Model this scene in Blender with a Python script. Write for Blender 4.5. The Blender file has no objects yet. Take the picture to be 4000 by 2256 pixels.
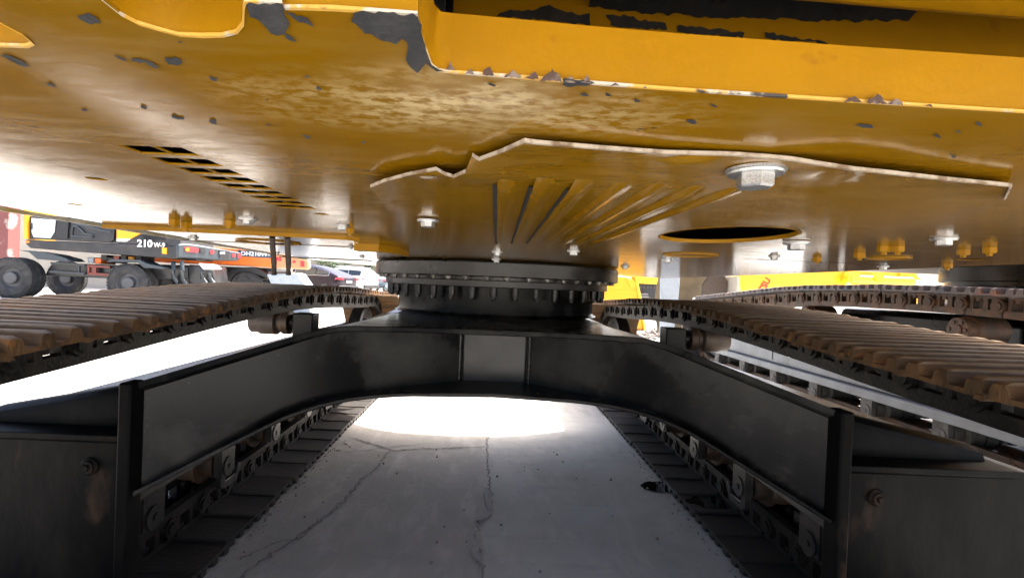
import bpy, bmesh, math, random
from mathutils import Vector, Matrix, noise
R = math.radians
sc = bpy.context.scene
C = sc.collection
random.seed(7)
# ------------------------------------------------------------------ camera
F, H = 1900.0, 1.0
YAW, ROLL, HZ, PX = 0.0, R(2.3), 1108.0, 1918.0   # principal point sits left of the middle: the photograph is a crop
cam = bpy.data.cameras.new('camera'); camo = bpy.data.objects.new('camera', cam); C.objects.link(camo)
cam.sensor_width = 36; cam.lens = 36 * F / 4000; cam.clip_start = 0.02; cam.clip_end = 2000
cam.shift_x = (2000 - PX) / 4000; PITCH = math.atan((HZ - 1128) / F)
M3 = Matrix.Rotation(-YAW, 3, 'Z') @ Matrix.Rotation(R(90) + PITCH, 3, 'X') @ Matrix.Rotation(ROLL, 3, 'Z')
camo.matrix_world = Matrix.Translation((0, 0, H)) @ M3.to_4x4()
sc.camera = camo
EYE = Vector((0, 0, H))
def ray(px, py):
    return M3 @ Vector(((px - PX) / F, (1128 - py) / F, -1))
def pz(px, py, z):            # photo pixel -> point on a horizontal plane
    d = ray(px, py); return EYE + d * ((z - H) / d.z)
def py_(px, py, Y):           # photo pixel -> point at a known depth
    d = ray(px, py); return EYE + d * (Y / d.y)
def onplane(px, py, p0, n):   # photo pixel -> point on any known plane
    d = ray(px, py); return EYE + d * ((p0 - EYE).dot(n) / d.dot(n))
# ------------------------------------------------------------------ sky, sun, exposure
SUN = Vector((.47, .45, 1.105)).normalized()
w = bpy.data.worlds.new('World'); sc.world = w; w.use_nodes = True
nt = w.node_tree; bg = nt.nodes['Background']; sk = nt.nodes.new('ShaderNodeTexSky')
sk.sky_type = 'NISHITA'; sk.sun_disc = False; sk.sun_elevation = math.asin(SUN.z)
sk.sun_rotation = math.atan2(SUN.x, SUN.y); sk.air_density = .7; sk.dust_density = 6.0; sk.ozone_density = .3
nt.links.new(sk.outputs[0], bg.inputs[0]); bg.inputs[1].default_value = 0.13
sl = bpy.data.lights.new('sun', 'SUN'); sl.energy = 3.0; sl.angle = R(.5); sl.color = (1, .96, .9)
so = bpy.data.objects.new('sun', sl); C.objects.link(so)
so.rotation_euler = (-SUN).to_track_quat('-Z', 'Y').to_euler(); so.location = (3, 3, 8)
vs = sc.view_settings; vs.view_transform = 'Standard'; vs.look = 'None'; vs.gamma = 1; vs.exposure = 2.65
sc.render.engine = 'CYCLES'
sc.cycles.max_bounces = 10; sc.cycles.diffuse_bounces = 6; sc.cycles.glossy_bounces = 5
# ------------------------------------------------------------------ materials
MATS = {}
def mat(name, col, rough=.5, metal=0., col2=None, scale=6., lo=.45, hi=.65, stretch=(1, 1, 1), rough2=None,
        bump=0., bscale=60., spec=.5, coord='pos', rand=0., col3=None, scale3=30., lo3=.6, hi3=.66, emit=None, coat=0.):
    m = bpy.data.materials.new(name); m.use_nodes = True; t = m.node_tree; N = t.nodes; L = t.links
    b = N['Principled BSDF']; b.inputs['Roughness'].default_value = rough; b.inputs['Metallic'].default_value = metal
    b.inputs['Specular IOR Level'].default_value = spec; b.inputs['Base Color'].default_value = (*col, 1)
    b.inputs['Coat Weight'].default_value = coat; b.inputs['Coat Roughness'].default_value = .12
    if emit: b.inputs['Emission Color'].default_value = (*emit, 1); b.inputs['Emission Strength'].default_value = 1
    if coord == 'pos': g = N.new('ShaderNodeNewGeometry'); src = g.outputs['Position']
    else: g = N.new('ShaderNodeTexCoord'); src = g.outputs['Object']
    if coord != 'pos':
        oi = N.new('ShaderNodeObjectInfo'); vm0 = N.new('ShaderNodeVectorMath'); vm0.operation = 'MULTIPLY_ADD'
        cx = N.new('ShaderNodeCombineXYZ')
        for i in range(3): L.new(oi.outputs['Random'], cx.inputs[i])
        L.new(cx.outputs[0], vm0.inputs[0]); vm0.inputs[1].default_value = (37, 91, 53); L.new(src, vm0.inputs[2]); src = vm0.outputs[0]
    vm = N.new('ShaderNodeVectorMath'); vm.operation = 'MULTIPLY'; vm.inputs[1].default_value = stretch; L.new(src, vm.inputs[0]); src2 = vm.outputs[0]
    cur = None
    if col2:
        n = N.new('ShaderNodeTexNoise'); n.inputs['Scale'].default_value = scale; n.inputs['Detail'].default_value = 9; n.inputs['Roughness'].default_value = .62
        L.new(src2, n.inputs['Vector'])
        mr = N.new('ShaderNodeMapRange'); mr.inputs[1].default_value = lo; mr.inputs[2].default_value = hi; L.new(n.outputs[0], mr.inputs[0])
        mx = N.new('ShaderNodeMix'); mx.data_type = 'RGBA'; mx.inputs[6].default_value = (*col, 1); mx.inputs[7].default_value = (*col2, 1)
        L.new(mr.outputs[0], mx.inputs[0]); cur = mx.outputs[2]
        if rough2 is not None:
            r2 = N.new('ShaderNodeMapRange'); r2.inputs[3].default_value = rough; r2.inputs[4].default_value = rough2
            L.new(mr.outputs[0], r2.inputs[0]); L.new(r2.outputs[0], b.inputs['Roughness'])
    if col3:
        n = N.new('ShaderNodeTexNoise'); n.inputs['Scale'].default_value = scale3; n.inputs['Detail'].default_value = 6; L.new(src2, n.inputs['Vector'])
        mr = N.new('ShaderNodeMapRange'); mr.inputs[1].default_value = lo3; mr.inputs[2].default_value = hi3; L.new(n.outputs[0], mr.inputs[0])
        mx = N.new('ShaderNodeMix'); mx.data_type = 'RGBA'; mx.inputs[7].default_value = (*col3, 1)
        if cur: L.new(cur, mx.inputs[6])
        else: mx.inputs[6].default_value = (*col, 1)
        L.new(mr.outputs[0], mx.inputs[0]); cur = mx.outputs[2]
    if cur: L.new(cur, b.inputs['Base Color'])
    if bump:
        n = N.new('ShaderNodeTexNoise'); n.inputs['Scale'].default_value = bscale; n.inputs['Detail'].default_value = 5; L.new(src2, n.inputs['Vector'])
        bp = N.new('ShaderNodeBump'); bp.inputs['Strength'].default_value = bump; bp.inputs['Distance'].default_value = .01
        L.new(n.outputs[0], bp.inputs['Height']); L.new(bp.outputs[0], b.inputs['Normal'])
    m['out'] = name; MATS[name] = m; return m
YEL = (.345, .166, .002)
mat('yellow', YEL, .4, spec=.22, col2=(.295, .140, .002), scale=9, lo=.4, hi=.7, col3=(.26, .115, .006), scale3=42, lo3=.64, hi3=.72, bump=.06, bscale=90)
mat('black', (.005, .005, .005), .24, spec=.17, col2=(.055, .052, .045), scale=2.1, lo=.48, hi=.68, rough2=.45, bump=.025, bscale=70, col3=(.11, .1, .085), scale3=160, lo3=.70, hi3=.76)  # pale dust blotches also stand in for soft highlights on the webs
mat('black_dull', (.004, .004, .004), .5, spec=.06, col2=(.016, .014, .011), scale=5, lo=.5, hi=.72, stretch=(1, 1, .45), bump=.12, bscale=45, col3=(.045, .028, .018), scale3=9, lo3=.66, hi3=.76)
mat('soot', (.012, .010, .008), .9, col2=(.03, .022, .015), scale=50)
mat('black_highlight', (.015, .0145, .014), .3, spec=.38, col2=(.04, .037, .033), scale=8, lo=.45, hi=.7, rough2=.45, bump=.05, bscale=50)  # lighter black: reflected light on the centre plate put into its colour
mat('black_gloss', (.013, .012, .011), .27, spec=.45, col2=(.03, .026, .022), scale=7, lo=.4, hi=.75, rough2=.4, bump=.05, bscale=120)
mat('steel_dark', (.014, .013, .012), .4, spec=.35, col2=(.05, .042, .035), scale=14, lo=.45, hi=.7, bump=.15, bscale=80)
mat('shoe', (.125, .072, .036), .8, .0, spec=.1, col2=(.058, .038, .022), scale=9, lo=.42, hi=.62, stretch=(.35, 1.6, 1), rough2=.55, bump=.35, bscale=70, coord='obj', col3=(.21, .10, .036), scale3=22, lo3=.60, hi3=.70)
mat('shoe_plain', (.030, .028, .027), .5, .2, col2=(.05, .04, .032), scale=7, lo=.45, hi=.65, bump=.25, bscale=60, coord='obj')
mat('shoe_grey', (.085, .07, .062), .55, .2, col2=(.05, .05, .055), scale=9, lo=.42, hi=.62, bump=.3, bscale=70, coord='obj', col3=(.14, .06, .035), scale3=14, lo3=.6, hi3=.68)
mat('link', (.009, .008, .007), .55, .0, spec=.2, col2=(.03, .022, .015), scale=16, lo=.5, hi=.7, bump=.25, bscale=80, coord='obj')
mat('link_rust', (.055, .035, .022), .6, .1, col2=(.12, .05, .02), scale=12, lo=.45, hi=.7, bump=.3, bscale=60, coord='obj')
mat('roller', (.12, .075, .045), .5, .2, col2=(.06, .045, .035), scale=10, lo=.4, hi=.65, bump=.15, bscale=60, coord='obj')
mat('zinc', (.52, .53, .53), .36, .8, col2=(.24, .22, .19), scale=30, lo=.45, hi=.7, coord='obj')
mat('primer', (.035, .036, .038), .7, col2=(.055, .055, .055), scale=60, bump=.2, bscale=200)
mat('bare_edge', (.50, .43, .34), .55, .2, col2=(.22, .15, .09), scale=70, lo=.45, hi=.62)
mat('rust_chip', (.07, .04, .03), .8, col2=(.20, .155, .13), scale=60, lo=.5, hi=.6)
mat('grey_frame', (.15, .165, .175), .45, col2=(.12, .125, .128), scale=5, lo=.4, hi=.7, stretch=(1, 1, .4), rough2=.55, bump=.03, col3=(.16, .08, .035), scale3=16, lo3=.72, hi3=.78)
mat('grey_roller', (.085, .083, .078), .6, col2=(.045, .038, .032), scale=14, lo=.45, hi=.65, coord='obj', bump=.1)
mat('dark_hole', (.004, .004, .004), .9)
mat('oil', (.004, .0035, .003), .12)
mat('tyre', (.035, .036, .038), .85, spec=.2, col2=(.065, .063, .06), scale=6, bump=.3, bscale=40, coord='obj')
mat('zinc_dirty', (.20, .19, .17), .4, .5, col2=(.08, .075, .07), scale=60, coord='obj')
mat('steel_dust', (.05, .047, .043), .5, col2=(.024, .022, .02), scale=6, lo=.4, hi=.65, stretch=(1, .3, 1), bump=.1, bscale=60)
mat('hub', (.06, .063, .068), .5, col2=(.08, .08, .085), scale=8, coord='obj')
mat('body_dark', (.012, .0135, .016), .3, col2=(.035, .03, .03), scale=3, spec=.6)
mat('body_slate', (.035, .047, .056), .35, col2=(.03, .04, .047), scale=3)
mat('bright_yellow', (.80, .36, .012), .35, col2=(.74, .33, .012), scale=2)
mat('lemon', (.85, .47, .015), .28, col2=(.80, .43, .015), scale=2, coat=.4)
mat('orange', (.78, .16, .02), .4, col2=(.68, .15, .03), scale=2)
mat('pale_orange', (.55, .22, .10), .5)
mat('red_light', (.65, .03, .04), .2, coat=.6)
mat('amber', (.8, .25, .02), .25)
mat('white_paint', (.78, .78, .76), .4)
mat('car_purple', (.010, .004, .013), .25, spec=.3, coat=.1); mat('car_white', (.75, .76, .78), .2, coat=.8); mat('car_blue', (.03, .06, .09), .15, coat=1.)
mat('glass_dark', (.02, .025, .03), .05, spec=.8)
mat('glass_pale', (.45, .5, .55), .08, spec=.8)
mat('chrome', (.7, .7, .72), .15, .9)
mat('pale_steel', (.30, .34, .38), .5, col2=(.23, .27, .30), scale=5)
mat('rust_and_shade', (.055, .042, .032), .6, col2=(.09, .055, .035), scale=30, bump=.2)  # brown of rusty parts, also the painted shade inside the digging bucket
mat('red_brown', (.16, .05, .045), .7, col2=(.3, .22, .2), scale=1.4, lo=.56, hi=.62)
mat('cream', (.45, .40, .32), .8, col2=(.40, .36, .29), scale=1.5, bump=.1, bscale=10)
mat('olive', (.16, .12, .07), .6, col2=(.11, .08, .045), scale=3, lo=.45, hi=.65, bump=.1, bscale=20)
mat('leaf', (.05, .085, .03), .6, col2=(.03, .055, .02), scale=2); mat('bark', (.07, .05, .035), .9)
mat('blackplastic', (.015, .015, .016), .5)
mat('gravel', (.30, .26, .23), .9, col2=(.18, .15, .13), scale=30)
mat('red_print', (.55, .04, .02), .5)
mat('chassis_red', (.20, .045, .03), .5)

def polish(name, z0, z1, col):
    """bright wear on the grouser tips (a fixed height on the shoe)"""
    m = MATS[name]; t = m.node_tree; N = t.nodes; L = t.links; b = N['Principled BSDF']; src = b.inputs['Base Color'].links[0].from_socket
    tc = N.new('ShaderNodeTexCoord'); sp = N.new('ShaderNodeSeparateXYZ'); L.new(tc.outputs['Object'], sp.inputs[0])
    n = N.new('ShaderNodeTexNoise'); n.inputs['Scale'].default_value = 25; L.new(tc.outputs['Object'], n.inputs['Vector'])
    ad = N.new('ShaderNodeMath'); ad.operation = 'MULTIPLY_ADD'; L.new(n.outputs[0], ad.inputs[0]); ad.inputs[1].default_value = .006; L.new(sp.outputs[2], ad.inputs[2])
    mr = N.new('ShaderNodeMapRange'); mr.inputs[1].default_value = z0 + .003; mr.inputs[2].default_value = z1 + .003; mr.inputs[4].default_value = .75; L.new(ad.outputs[0], mr.inputs[0])
    mx = N.new('ShaderNodeMix'); mx.data_type = 'RGBA'; L.new(mr.outputs[0], mx.inputs[0]); L.new(src, mx.inputs[6]); mx.inputs[7].default_value = (*col, 1); L.new(mx.outputs[2], b.inputs['Base Color'])
polish('shoe', .0845, .0885, (.25, .19, .13)); polish('shoe_grey', .099, .103, (.22, .19, .18))
def plate_mat():
    """yellow underside paint: glossy, dusty, scuffed pale in one area, small chips"""
    m = mat('underside', YEL, .2); t = m.node_tree; N = t.nodes; L = t.links; b = N['Principled BSDF']
    g = N.new('ShaderNodeNewGeometry')
    def nz(scale, stretch, lo, hi, det=8):
        v = N.new('ShaderNodeVectorMath'); v.operation = 'MULTIPLY'; v.inputs[1].default_value = stretch; L.new(g.outputs['Position'], v.inputs[0])
        n = N.new('ShaderNodeTexNoise'); n.inputs['Scale'].default_value = scale; n.inputs['Detail'].default_value = det; n.inputs['Roughness'].default_value = .6; L.new(v.outputs[0], n.inputs['Vector'])
        r = N.new('ShaderNodeMapRange'); r.inputs[1].default_value = lo; r.inputs[2].default_value = hi; L.new(n.outputs[0], r.inputs[0]); return r.outputs[0]
    def mix(fac, a, bcol):
        x = N.new('ShaderNodeMix'); x.data_type = 'RGBA'; L.new(fac, x.inputs[0])
        if isinstance(a, tuple): x.inputs[6].default_value = (*a, 1)
        else: L.new(a, x.inputs[6])
        x.inputs[7].default_value = (*bcol, 1); return x.outputs[2]
    def mul(a, k):
        x = N.new('ShaderNodeMath'); x.operation = 'MULTIPLY'; L.new(a, x.inputs[0])
        if isinstance(k, float): x.inputs[1].default_value = k
        else: L.new(k, x.inputs[1])
        return x.outputs[0]
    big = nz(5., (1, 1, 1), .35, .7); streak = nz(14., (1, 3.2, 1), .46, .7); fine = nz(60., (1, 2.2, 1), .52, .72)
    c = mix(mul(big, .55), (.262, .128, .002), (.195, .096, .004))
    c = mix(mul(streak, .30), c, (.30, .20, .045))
    # worn pale area ahead of the cover plate
    ctr = pz(1800, 420, 1.105)
    d = N.new('ShaderNodeVectorMath'); d.operation = 'SUBTRACT'; d.inputs[1].default_value = ctr; L.new(g.outputs['Position'], d.inputs[0])
    d2 = N.new('ShaderNodeVectorMath'); d2.operation = 'MULTIPLY'; d2.inputs[1].default_value = (6.5, 17, 0); L.new(d.outputs[0], d2.inputs[0])
    ln = N.new('ShaderNodeVectorMath'); ln.operation = 'LENGTH'; L.new(d2.outputs[0], ln.inputs[0])
    fm = N.new('ShaderNodeMapRange'); fm.inputs[1].default_value = 1.1; fm.inputs[2].default_value = .25; L.new(ln.outputs['Value'], fm.inputs[0])
    worn = mul(mul(fm.outputs[0], nz(85., (1, 1.5, 1), .40, .56)), nz(17., (1, 2.2, 1), .36, .56))
    c = mix(mul(worn, .9), c, (.60, .45, .20))
    chip = nz(26., (1, 1.8, 1), .735, .75, 4)
    c = mix(chip, c, (.05, .045, .04))
    L.new(c, b.inputs['Base Color'])
    rr = N.new('ShaderNodeMapRange'); rr.inputs[3].default_value = .12; rr.inputs[4].default_value = .19; L.new(streak, rr.inputs[0]); L.new(rr.outputs[0], b.inputs['Roughness'])
    bp = N.new('ShaderNodeBump'); bp.inputs['Strength'].default_value = .02; bp.inputs['Distance'].default_value = .003; L.new(fine, bp.inputs['Height'])
    b2 = N.new('ShaderNodeBump'); b2.inputs['Strength'].default_value = .006; b2.inputs['Distance'].default_value = .02; L.new(nz(5., (1, 1, 1), 0, 1, 2), b2.inputs['Height']); L.new(b2.outputs[0], bp.inputs['Normal'])
    L.new(bp.outputs[0], b.inputs['Normal'])
    b.inputs['Specular IOR Level'].default_value = .24
    return m
plate_mat()

def ground_mat():
    m = mat('concrete', (.30, .29, .275), .85); t = m.node_tree; N = t.nodes; L = t.links; b = N['Principled BSDF']
    g = N.new('ShaderNodeNewGeometry'); sp = N.new('ShaderNodeSeparateXYZ'); L.new(g.outputs['Position'], sp.inputs[0])
    def nz(scale, lo, hi, stretch=(1, 1, 1), det=9):
        v = N.new('ShaderNodeVectorMath'); v.operation = 'MULTIPLY'; v.inputs[1].default_value = stretch; L.new(g.outputs['Position'], v.inputs[0])
        n = N.new('ShaderNodeTexNoise'); n.inputs['Scale'].default_value = scale; n.inputs['Detail'].default_value = det; n.inputs['Roughness'].default_value = .65; L.new(v.outputs[0], n.inputs['Vector'])
        r = N.new('ShaderNodeMapRange'); r.inputs[1].default_value = lo; r.inputs[2].default_value = hi; L.new(n.outputs[0], r.inputs[0]); return r.outputs[0]
    def mix(fac, a, bcol, k=1.):
        x = N.new('ShaderNodeMix'); x.data_type = 'RGBA'
        mm = N.new('ShaderNodeMath'); mm.operation = 'MULTIPLY'; mm.inputs[1].default_value = k; L.new(fac, mm.inputs[0]); L.new(mm.outputs[0], x.inputs[0])
        if isinstance(a, tuple): x.inputs[6].default_value = (*a, 1)
        else: L.new(a, x.inputs[6])
        x.inputs[7].default_value = (*bcol, 1); return x.outputs[2]
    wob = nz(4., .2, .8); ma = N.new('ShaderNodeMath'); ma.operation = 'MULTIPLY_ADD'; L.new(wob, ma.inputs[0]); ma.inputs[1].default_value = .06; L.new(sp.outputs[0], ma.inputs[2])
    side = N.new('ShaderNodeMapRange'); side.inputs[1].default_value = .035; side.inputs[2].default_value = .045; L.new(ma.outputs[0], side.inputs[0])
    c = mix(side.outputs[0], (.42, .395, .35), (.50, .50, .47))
    c = mix(nz(2.2, .4, .7), c, (.34, .33, .30), .75)
    c = mix(nz(1.1, .52, .62, (1, .5, 1), 12), c, (.56, .545, .52), .55)
    c = mix(nz(9., .5, .68, (1, .35, 1)), c, (.60, .575, .535), .6)
    c = mix(nz(3., .55, .7, (.4, 3, 1)), c, (.34, .335, .33), .4)
    c = mix(nz(50., .66, .74, (1, 1, 1), 3), c, (.2, .19, .18), .55)
    L.new(c, b.inputs['Base Color'])
    bp = N.new('ShaderNodeBump'); bp.inputs['Strength'].default_value = .35; bp.inputs['Distance'].default_value = .004; L.new(nz(90., .2, .8), bp.inputs['Height'])
    b2 = N.new('ShaderNodeBump'); b2.inputs['Strength'].default_value = .25; b2.inputs['Distance'].default_value = .02; L.new(nz(8., .2, .8), b2.inputs['Height']); L.new(b2.outputs[0], bp.inputs['Normal']); L.new(bp.outputs[0], b.inputs['Normal'])
    return m
ground_mat()
# ------------------------------------------------------------------ mesh helpers
class MB:
    def __init__(s): s.v = []; s.f = []
    def add(s, vs, fs):
        o = len(s.v); s.v += [tuple(v) for v in vs]; s.f += [tuple(i + o for i in f) for f in fs]; return s
    def box(s, x0, x1, y0, y1, z0, z1):
        return s.add([(x0, y0, z0), (x1, y0, z0), (x1, y1, z0), (x0, y1, z0), (x0, y0, z1), (x1, y0, z1), (x1, y1, z1), (x0, y1, z1)],
                     [(0, 3, 2, 1), (4, 5, 6, 7), (0, 1, 5, 4), (1, 2, 6, 5), (2, 3, 7, 6), (3, 0, 4, 7)])
    def loft(s, rings, cap=True, closed=True):
        n = len(rings[0]); o = len(s.v)
        for r in rings: s.v += [tuple(p) for p in r]
        for i in range(len(rings) - 1):
            for j in range(n if closed else n - 1):
                k = (j + 1) % n; s.f.append((o + i * n + j, o + i * n + k, o + (i + 1) * n + k, o + (i + 1) * n + j))
        if cap and closed:
            s.f.append(tuple(o + j for j in reversed(range(n)))); s.f.append(tuple(o + (len(rings) - 1) * n + j for j in range(n)))
        return s
    def prism(s, pts, off):       # 3d polygon swept by an offset vector
        off = Vector(off); return s.loft([[Vector(p) for p in pts], [Vector(p) + off for p in pts]])
    def lathe(s, prof, c=(0, 0, 0), axis='z', n=32, cap=False):   # prof [(r, h)]
        rings = []
        for r, h in prof:
            rg = []
            for i in range(n):
                a = 2 * math.pi * i / n; x, y = r * math.cos(a), r * math.sin(a)
                p = {'z': (x, y, h), 'x': (h, x, y), 'y': (x, h, y)}[axis]
                rg.append((p[0] + c[0], p[1] + c[1], p[2] + c[2]))
            rings.append(rg)
        return s.loft(rings, cap=cap)
    def cyl(s, c, r, h0, h1, axis='z', n=20): return s.lathe([(r, h0), (r, h1)], c, axis, n, True)
    def tube(s, pts, r, n=8, cap=True):
        pts = [Vector(p) for p in pts]; rings = []
        for i, p in enumerate(pts):
            t = (pts[min(i + 1, len(pts) - 1)] - pts[max(i - 1, 0)]).normalized()
            a = t.cross(Vector((0, 0, 1)) if abs(t.z) < .95 else Vector((1, 0, 0))).normalized(); b = t.cross(a)
            rr = r[i] if isinstance(r, (list, tuple)) else r
            rings.append([p + (a * math.cos(2 * math.pi * k / n) + b * math.sin(2 * math.pi * k / n)) * rr for k in range(n)])
        return s.loft(rings, cap)
    def mesh(s, name, m, smooth=True, ang=32):
        me = bpy.data.meshes.new(name); me.from_pydata(s.v, [], s.f); me.materials.append(MATS[m])
        bm = bmesh.new(); bm.from_mesh(me); bmesh.ops.recalc_face_normals(bm, faces=bm.faces); bm.to_mesh(me); bm.free()
        if smooth:
            for p in me.polygons: p.use_smooth = True
            me.set_sharp_from_angle(angle=R(ang))
        me.update(); return me
    def build(s, name, m, parent=None, bev=0, smooth=True, ang=32, bseg=2):
        return place(name, s.mesh(name, m, smooth, ang), parent, None, bev, bseg)
def wloc(o):
    v = Vector(o.location)
    while o.parent: o = o.parent; v += Vector(o.location)
    return v
def place(name, me, parent=None, loc=None, bev=0, bseg=2, rot=None, scale=None):
    """mesh given in world coordinates (loc None) or local ones (world loc given); parents only carry a translation"""
    o = bpy.data.objects.new(name, me); C.objects.link(o)
    o.location = Vector(loc if loc is not None else (0, 0, 0)) - (wloc(parent) if parent else Vector())
    if rot: o.rotation_euler = rot
    if scale: o.scale = scale
    o.parent = parent
    if bev:
        md = o.modifiers.new('bevel', 'BEVEL'); md.width = bev; md.segments = bseg; md.limit_method = 'ANGLE'; md.angle_limit = R(40)
        md.harden_normals = False
    return o
def thing(name, loc, label, cat, group=None):
    o = bpy.data.objects.new(name, None); C.objects.link(o); o.location = loc; o.empty_display_size = .2
    o['label'] = label; o['category'] = cat
    if group: o['group'] = group
    return o
def tag(o, label=None, cat=None, group=None, kind=None):
    for k, v in (('label', label), ('category', cat), ('group', group), ('kind', kind)):
        if v: o[k] = v
    return o
def text_mesh(body, size, name, m, ext=.002, shear=0, sx=1.):
    cu = bpy.data.curves.new(name, 'FONT'); cu.body = body; cu.size = size; cu.extrude = ext; cu.align_x = 'LEFT'; cu.shear = shear; cu.offset = size * .03; cu.resolution_u = 3
    o = bpy.data.objects.new(name, cu); C.objects.link(o); bpy.context.view_layer.update()
    me = bpy.data.meshes.new_from_object(o.evaluated_get(bpy.context.evaluated_depsgraph_get())); me.name = name
    bpy.data.objects.remove(o); bpy.data.curves.remove(cu); me.materials.clear(); me.materials.append(MATS[m])
    for v in me.vertices: v.co.x *= sx
    return me
def ragged(pts, step, jit, seed=0):
    rnd = random.Random(seed); out = []
    for i, p in enumerate(pts):
        q = pts[(i + 1) % len(pts)]; d = math.hypot(q[0] - p[0], q[1] - p[1]); n = max(1, int(d / step))
        for k in range(n):
            t = k / n; out.append((p[0] + (q[0] - p[0]) * t + rnd.uniform(-jit, jit), p[1] + (q[1] - p[1]) * t + rnd.uniform(-jit, jit)))
    return out
def flat_with_holes(outline, holes, z, thick, name, m, parent):
    """horizontal sheet with real openings: lower face, upper face and all the edges"""
    bm = bmesh.new(); loops = []
    for lp in [outline] + holes:
        vs_ = [bm.verts.new((p[0], p[1], z)) for p in lp]; loops.append([bm.edges.new((vs_[i], vs_[(i + 1) % len(vs_)])) for i in range(len(vs_))])
    bmesh.ops.triangle_fill(bm, use_beauty=True, use_dissolve=False, edges=[e for l in loops for e in l], normal=(0, 0, 1))
    def inp(lp, x, y):
        c = False
        for i in range(len(lp)):
            x0, y0, x1, y1 = lp[i][0], lp[i][1], lp[i - 1][0], lp[i - 1][1]
            if (y0 > y) != (y1 > y) and x < (x1 - x0) * (y - y0) / (y1 - y0) + x0: c = not c
        return c
    kill = [f for f in bm.faces if any(inp(h, f.calc_center_median().x, f.calc_center_median().y) for h in holes)]
    bmesh.ops.delete(bm, geom=kill, context='FACES')
    r = bmesh.ops.extrude_face_region(bm, geom=bm.faces[:])
    for e in r['geom']:
        if isinstance(e, bmesh.types.BMVert): e.co.z += thick
    bmesh.ops.recalc_face_normals(bm, faces=bm.faces)
    me = bpy.data.meshes.new(name); bm.to_mesh(me); bm.free(); me.materials.append(MATS[m]); return place(name, me, parent)
def circ(c, r, n=28, sy=1.): return [(c[0] + r * math.cos(2 * math.pi * i / n), c[1] + r * sy * math.sin(2 * math.pi * i / n)) for i in range(n)]
def lerp(a, b, t): return a + (b - a) * t
def interp(tab, x):
    for (x0, y0), (x1, y1) in zip(tab, tab[1:]):
        if x <= x1: return y0 + (y1 - y0) * max(0, (x - x0) / (x1 - x0))
    return tab[-1][1]
# ------------------------------------------------------------------ ground
gm = MB(); gm.add([(-600, -600, 0), (600, -600, 0), (600, 600, 0), (-600, 600, 0)], [(0, 1, 2, 3)])
ground = tag(gm.build('ground', 'concrete', smooth=False), kind='structure')
def ribbon(mb, px, wd, z=.004, seed=1):
    rnd = random.Random(seed); P = [pz(x, y, 0) for x, y in px]; pts = []
    for a, b in zip(P, P[1:]):
        n = max(2, int((b - a).length / .018))
        for k in range(n):
            q = a.lerp(b, k / n); s = (b - a).normalized(); nn = Vector((-s.y, s.x, 0))
            pts.append((q + nn * rnd.gauss(0, .006), nn))
    pts.append((P[-1], nn)); o = len(mb.v)
    for q, n_ in pts:
        ww = wd * rnd.uniform(.25, 1.3); mb.v += [tuple(q + n_ * ww + Vector((0, 0, z))), tuple(q - n_ * ww + Vector((0, 0, z)))]
    for i in range(len(pts) - 1): mb.f.append((o + 2 * i, o + 2 * i + 1, o + 2 * i + 3, o + 2 * i + 2))
mat('crack', (.21, .195, .18), .95, col2=(.34, .32, .30), scale=40); mat('spall', (.42, .40, .37), .9, col2=(.33, .32, .30), scale=40, bump=.3)
cr = MB()
ribbon(cr, [(1905, 1400), (1903, 1730), (1908, 1772), (1900, 1793), (1910, 1888), (1924, 1972), (1913, 2003), (1866, 2040), (1866, 2070), (1850, 2097), (1869, 2144), (1882, 2249), (1885, 2400)], .0045, seed=2)
cr.build('joint_crack', 'crack', ground, smooth=False)
c2 = MB(); ribbon(c2, [(1384, 1712), (1457, 1736), (1536, 1757), (1667, 1751), (1760, 1750), (1897, 1744)], .0065, seed=3)
ribbon(c2, [(1300, 1772), (1420, 1760), (1536, 1745), (1640, 1735)], .0035, seed=4); c2.build('cross_crack', 'crack', ground, smooth=False)
c3 = MB(); ribbon(c3, [(1530, 1757), (1494, 1793), (1478, 1825), (1405, 1877), (1358, 1940), (1300, 1998), (1127, 2123), (943, 2244), (860, 2330)], .006, seed=5)
ribbon(c3, [(1290, 2010), (1240, 2030), (1180, 2100), (1050, 2130), (930, 2190)], .0035, seed=6); c3.build('slanting_crack', 'crack', ground, smooth=False)
sp_ = MB()
for k, poly in enumerate(([(1885, 1905), (1906, 1900), (1915, 1945), (1926, 1975), (1908, 1985), (1896, 1955)], [(1900, 1992), (1928, 1985), (1925, 2002), (1880, 2030), (1850, 2030), (1866, 2015)], [(1846, 2100), (1866, 2105), (1872, 2150), (1882, 2200), (1850, 2180), (1838, 2140)])):
    q = [pz(x, y, .006) for x, y in ragged(poly, 9, 3.5, k)]; sp_.add(q, [tuple(range(len(q)))])
sp_.build('spalled_mortar', 'spall', ground, smooth=False)
rnd = random.Random(5); gr = MB()
for i in range(420):
    x, y = rnd.uniform(-.9, .9), rnd.uniform(1.5, 3.0); r = abs(rnd.gauss(0, .0028)) + .0012
    if i > 90: x = rnd.choice((-.885, .91)) + abs(rnd.gauss(0, .03)) * rnd.choice((-.3, 1, -1)); r *= .8
    gr.lathe([(r * .6, 0), (r, r * .6), (r * .5, r * 1.1)], (x, y, 0), n=5, cap=True)
tag(gr.build('grit', 'gravel', ground), kind='stuff')
# oil spots
for poly, z, nm in (([(2500, 1893), (2520, 1880), (2570, 1878), (2625, 1888), (2650, 1900), (2640, 1922), (2580, 1920), (2520, 1908)], .004, 'oil_puddle'),):
    q = [pz(x, y, z) for x, y in ragged(poly, 14, 2.5, 3)]; mb = MB(); mb.add(q, [tuple(range(len(q)))])
    tag(mb.build(nm, 'oil', smooth=False), 'small black oil puddle on the concrete beside the right track', 'oil puddle')

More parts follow.
